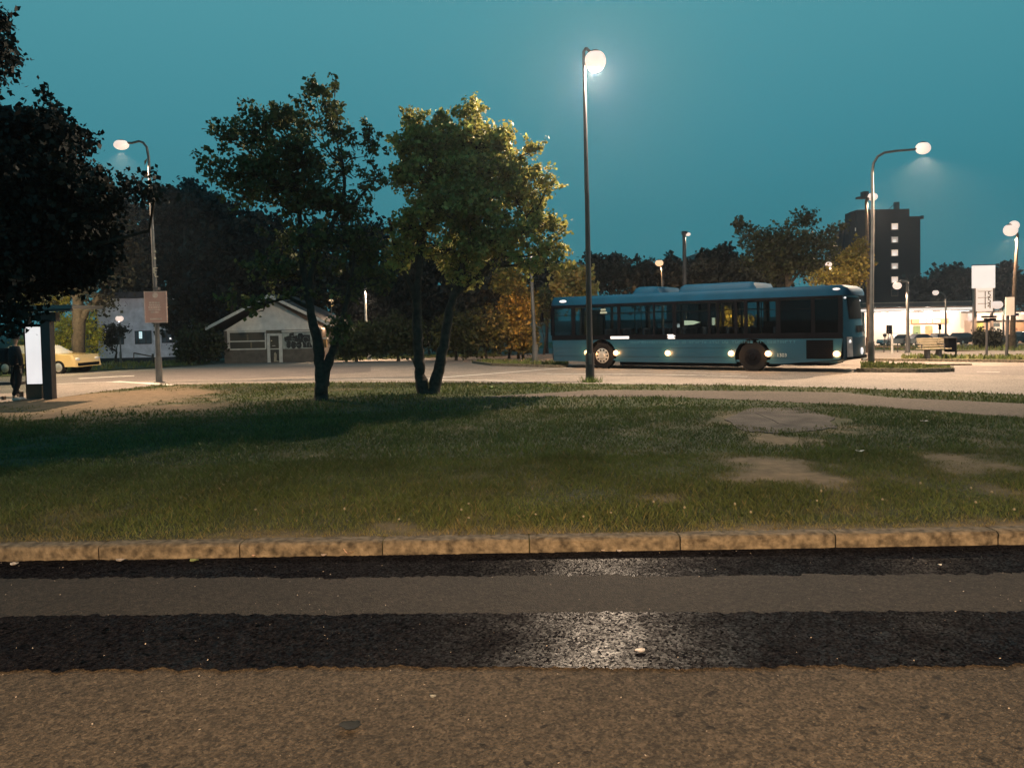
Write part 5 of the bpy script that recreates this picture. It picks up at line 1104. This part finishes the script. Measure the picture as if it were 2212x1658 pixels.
B=[(0,0,.95,.10,.12),(0,0,1.15,.11,.12),(-.01,0,1.35,.12,.14),(-.01,0,1.47,.05),(.01,0,1.55,.055),(.015,0,1.63,.088,.085),(.01,0,1.71,.08),(.1,-.05,.88,.085),(.10,-.05,.50,.055),(-.06,-.06,.10,.035),(.04,-.06,.05,.03,.04),
   (-.02,.08,.88,.085),(-.16,.10,.52,.055),(-.02,.10,.10,.035),(-.18,.16,1.36,.05),(-.26,.16,1.12,.04),(-.20,.10,.90,.03),(.16,-.16,1.36,.05),(.24,-.17,1.12,.04),(.2,-.12,.90,.03)]
body=skin('body',B,[(0,1),(1,2),(2,3),(3,4),(4,5),(5,6),(0,7),(7,8),(8,9),(9,10),(0,11),(11,12),(12,13),(2,14),(14,15),(15,16),(2,17),(17,18),(18,19)],m_skin,pe)
skin('coat',[(0,0,.92,.17,.19),(0,0,1.1,.16,.18),(-.01,0,1.34,.15,.19),(-.01,0,1.46,.08),(-.2,.17,1.37,.075),(-.28,.17,1.12,.065),(-.22,.11,.93,.055),(.17,-.17,1.37,.075),(.26,-.18,1.12,.065),(.22,-.13,.93,.055)],[(0,1),(1,2),(2,3),(2,4),(4,5),(5,6),(2,7),(7,8),(8,9)],m_coat,pe)
skin('trousers',[(0,0,.93,.14,.15),(.1,-.06,.86,.11),(.10,-.06,.50,.08),(-.05,-.065,.14,.06),(-.03,.08,.86,.11),(-.17,.11,.52,.08),(-.03,.11,.16,.06)],[(0,1),(1,2),(2,3),(0,4),(4,5),(5,6)],m_trs,pe)
g=MB(); g.ell(pb+Vector((.015,.01,1.69)),.105,.10,.105,14,8,-.3,1); g.build('hair',mat('dark_hair',(.012,.010,.009),.7,.3,30),pe,smooth=True)
g=MB(); g.ell(pb+Vector((.10,0,1.64)),.02,.015,.022,8,5); g.build('nose',m_skin,pe,smooth=True)
for dx,dy in ((-.02,-.06),(.0,.10)):
    g=MB(); g.ell(pb+Vector((dx+.05,dy,.045)),.14,.05,.05,12,6,-.7,1); g.build('shoe',m_shoe,pe,smooth=True)
g=MB(); g.bbox(pb.x-.42,pb.y-.12,pb.z+1.0,pb.x-.16,pb.y+.16,pb.z+1.42,.06); g.build('backpack',m_coat,pe)
for sx_,sy_ in ((-.20,.10),(.2,-.12)):
    h=Vector((sx_,sy_,.90)); q=[(h.x,h.y,h.z-.01,.028,.018),(h.x+.01,h.y,h.z-.08,.032,.014)]; ed=[(0,1)]
    for f in range(4): q+= [(h.x+.01,h.y-.024+.016*f,h.z-.10,.008),(h.x+.02,h.y-.026+.017*f,h.z-.14-(.01 if f in(1,2) else 0),.007),(h.x+.035,h.y-.026+.017*f,h.z-.165-(.012 if f in(1,2) else 0),.006)]; n_=len(q); ed+=[(1,n_-3),(n_-3,n_-2),(n_-2,n_-1)]
    q+=[(h.x+.03,h.y-.03,h.z-.06,.009),(h.x+.045,h.y-.035,h.z-.10,.007)]; n_=len(q); ed+=[(0,n_-2),(n_-2,n_-1)]
    skin('hand',q,ed,m_skin,pe,1)
# ------------------------------------------------------------------ litter
def leaf_(name,label,px,py,dz,size,col,cat='leaf',rz=0.,curl=.3,group='litter lying on the road and verge'):
    p=G(px,py,dz); r_=random.Random(int(px)); n=14; mb=MB(); vs=[(p.x,p.y,p.z+.006)]
    for k in range(n):
        t=2*math.pi*k/n; q=size*(.75+.35*r_.random()); vs.append((p.x+q*math.cos(t),p.y+q*.75*math.sin(t),p.z+.012+curl*size*abs(math.cos(t+rz))*r_.uniform(.6,1.2)))
    fs=[(0,k+1,(k+1)%n+1) for k in range(n)]; mb.add(vs,fs)
    vs2=[(x,y,z-.004) for x,y,z in vs]; mb.add(vs2,[(0,(k+1)%n+1,k+1) for k in range(n)])
    o=mb.build(name,mat(name+'_'+str(int(px)),col,.75,.25,30),smooth=True); return tag(o,label,cat,group)
leaf_('fallen_leaf','round pale green leaf on the road by the kerb',420,1213,-.11,.045,(.32,.36,.14),rz=.4)
leaf_('fallen_leaf','large curled pinkish leaf at the kerb foot',755,1197,-.11,.05,(.6,.42,.32),curl=.9)
leaf_('fallen_leaf','small white leaf scrap left of the curled leaf',700,1201,-.11,.028,(.6,.5,.45))
leaf_('fallen_leaf','pinkish scrap against the second kerb stone',548,1202,-.11,.02,(.6,.42,.32))
leaf_('paper_scrap','white paper scrap at the far left kerb foot',32,1220,-.11,.04,(.6,.55,.5),'paper scrap')
leaf_('paper_scrap','flat white scrap under the left kerb stone',262,1212,-.11,.045,(.55,.48,.42),'paper scrap')
leaf_('paper_scrap','white scrap lying in the glossy road patch',1383,1407,-.103,.032,(.7,.66,.64),'paper scrap',curl=.1)
leaf_('cigarette_end','white stub at the kerb right of centre',1338,1192,-.11,.025,(.65,.6,.58),'cigarette end')
leaf_('cigarette_end','pale stub left of the white stub by the kerb',1302,1191,-.11,.018,(.6,.5,.42),'cigarette end')
leaf_('fallen_leaf','dark flat leaf on the pale foreground asphalt',757,1571,-.11,.055,(.012,.014,.014),curl=.1)
leaf_('fallen_leaf','pale grey leaf on the foreground asphalt left of centre',935,1507,-.11,.018,(.34,.34,.3))
leaf_('paper_scrap','white paper scrap on the dark grass at the right',1857,976,.03,.06,(.55,.55,.53),'paper scrap')
leaf_('paper_scrap','thin white scrap beyond the grass at the far right',1996,910,.03,.07,(.5,.48,.46),'paper scrap',curl=.1)
leaf_('paper_scrap','white scrap at the far right kerb foot',2030,1222,-.11,.018,(.6,.58,.56),'paper scrap')
# tiny grit on the road: nobody could count it
r=np.random.default_rng(77); V=[]
for _ in range(900):
    x=r.uniform(-7,7); y=r.uniform(3.4,kA.y-.05); s=.002+.006*r.random()**3; c=np.array((x,y,-.105)); 
    a_=r.random()*3; u=np.array((math.cos(a_),math.sin(a_),.2))*s; v=np.array((-math.sin(a_),math.cos(a_),.2))*s*.6; V+=[c-u,c-v,c+u,c+v]
o=fastmesh('grit',np.array(V),4,mat('pale_grit',(.5,.42,.34),.8,.4,40)); tag(o,'specks of pale grit scattered over the near road','grit',kind='stuff')
# ------------------------------------------------------------------ haze
HAZE=.0005  # volume added so lamps get halos and dark parts look lighter
if HAZE>0:
    hz=MB(); hz.box(-240,-60,-4.,240,260,42); M=bpy.data.materials.new('haze'); M.use_nodes=True; nt=M.node_tree; nt.nodes.remove(nt.nodes['Principled BSDF'])
    pv=nt.nodes.new('ShaderNodeVolumePrincipled'); pv.inputs['Color'].default_value=(.62,.72,.86,1); pv.inputs['Density'].default_value=HAZE; pv.inputs['Anisotropy'].default_value=.7
    nt.links.new(pv.outputs[0],nt.nodes['Material Output'].inputs['Volume']); o=hz.build('haze',M); tag(o,'thin haze volume added for lamp halos and lifted blacks','haze',kind='stuff')
# ------------------------------------------------------------------ render settings
cy=S.cycles
try:
    cy.use_denoising=True; cy.denoiser='OPENIMAGEDENOISE'; cy.denoising_prefilter='ACCURATE'
except Exception: pass
cy.max_bounces=6; cy.diffuse_bounces=2; cy.glossy_bounces=3; cy.transmission_bounces=4; cy.transparent_max_bounces=12; cy.volume_bounces=0
cy.use_adaptive_sampling=True; cy.adaptive_threshold=.012; cy.sample_clamp_indirect=4.; cy.caustics_reflective=False; cy.caustics_refractive=False
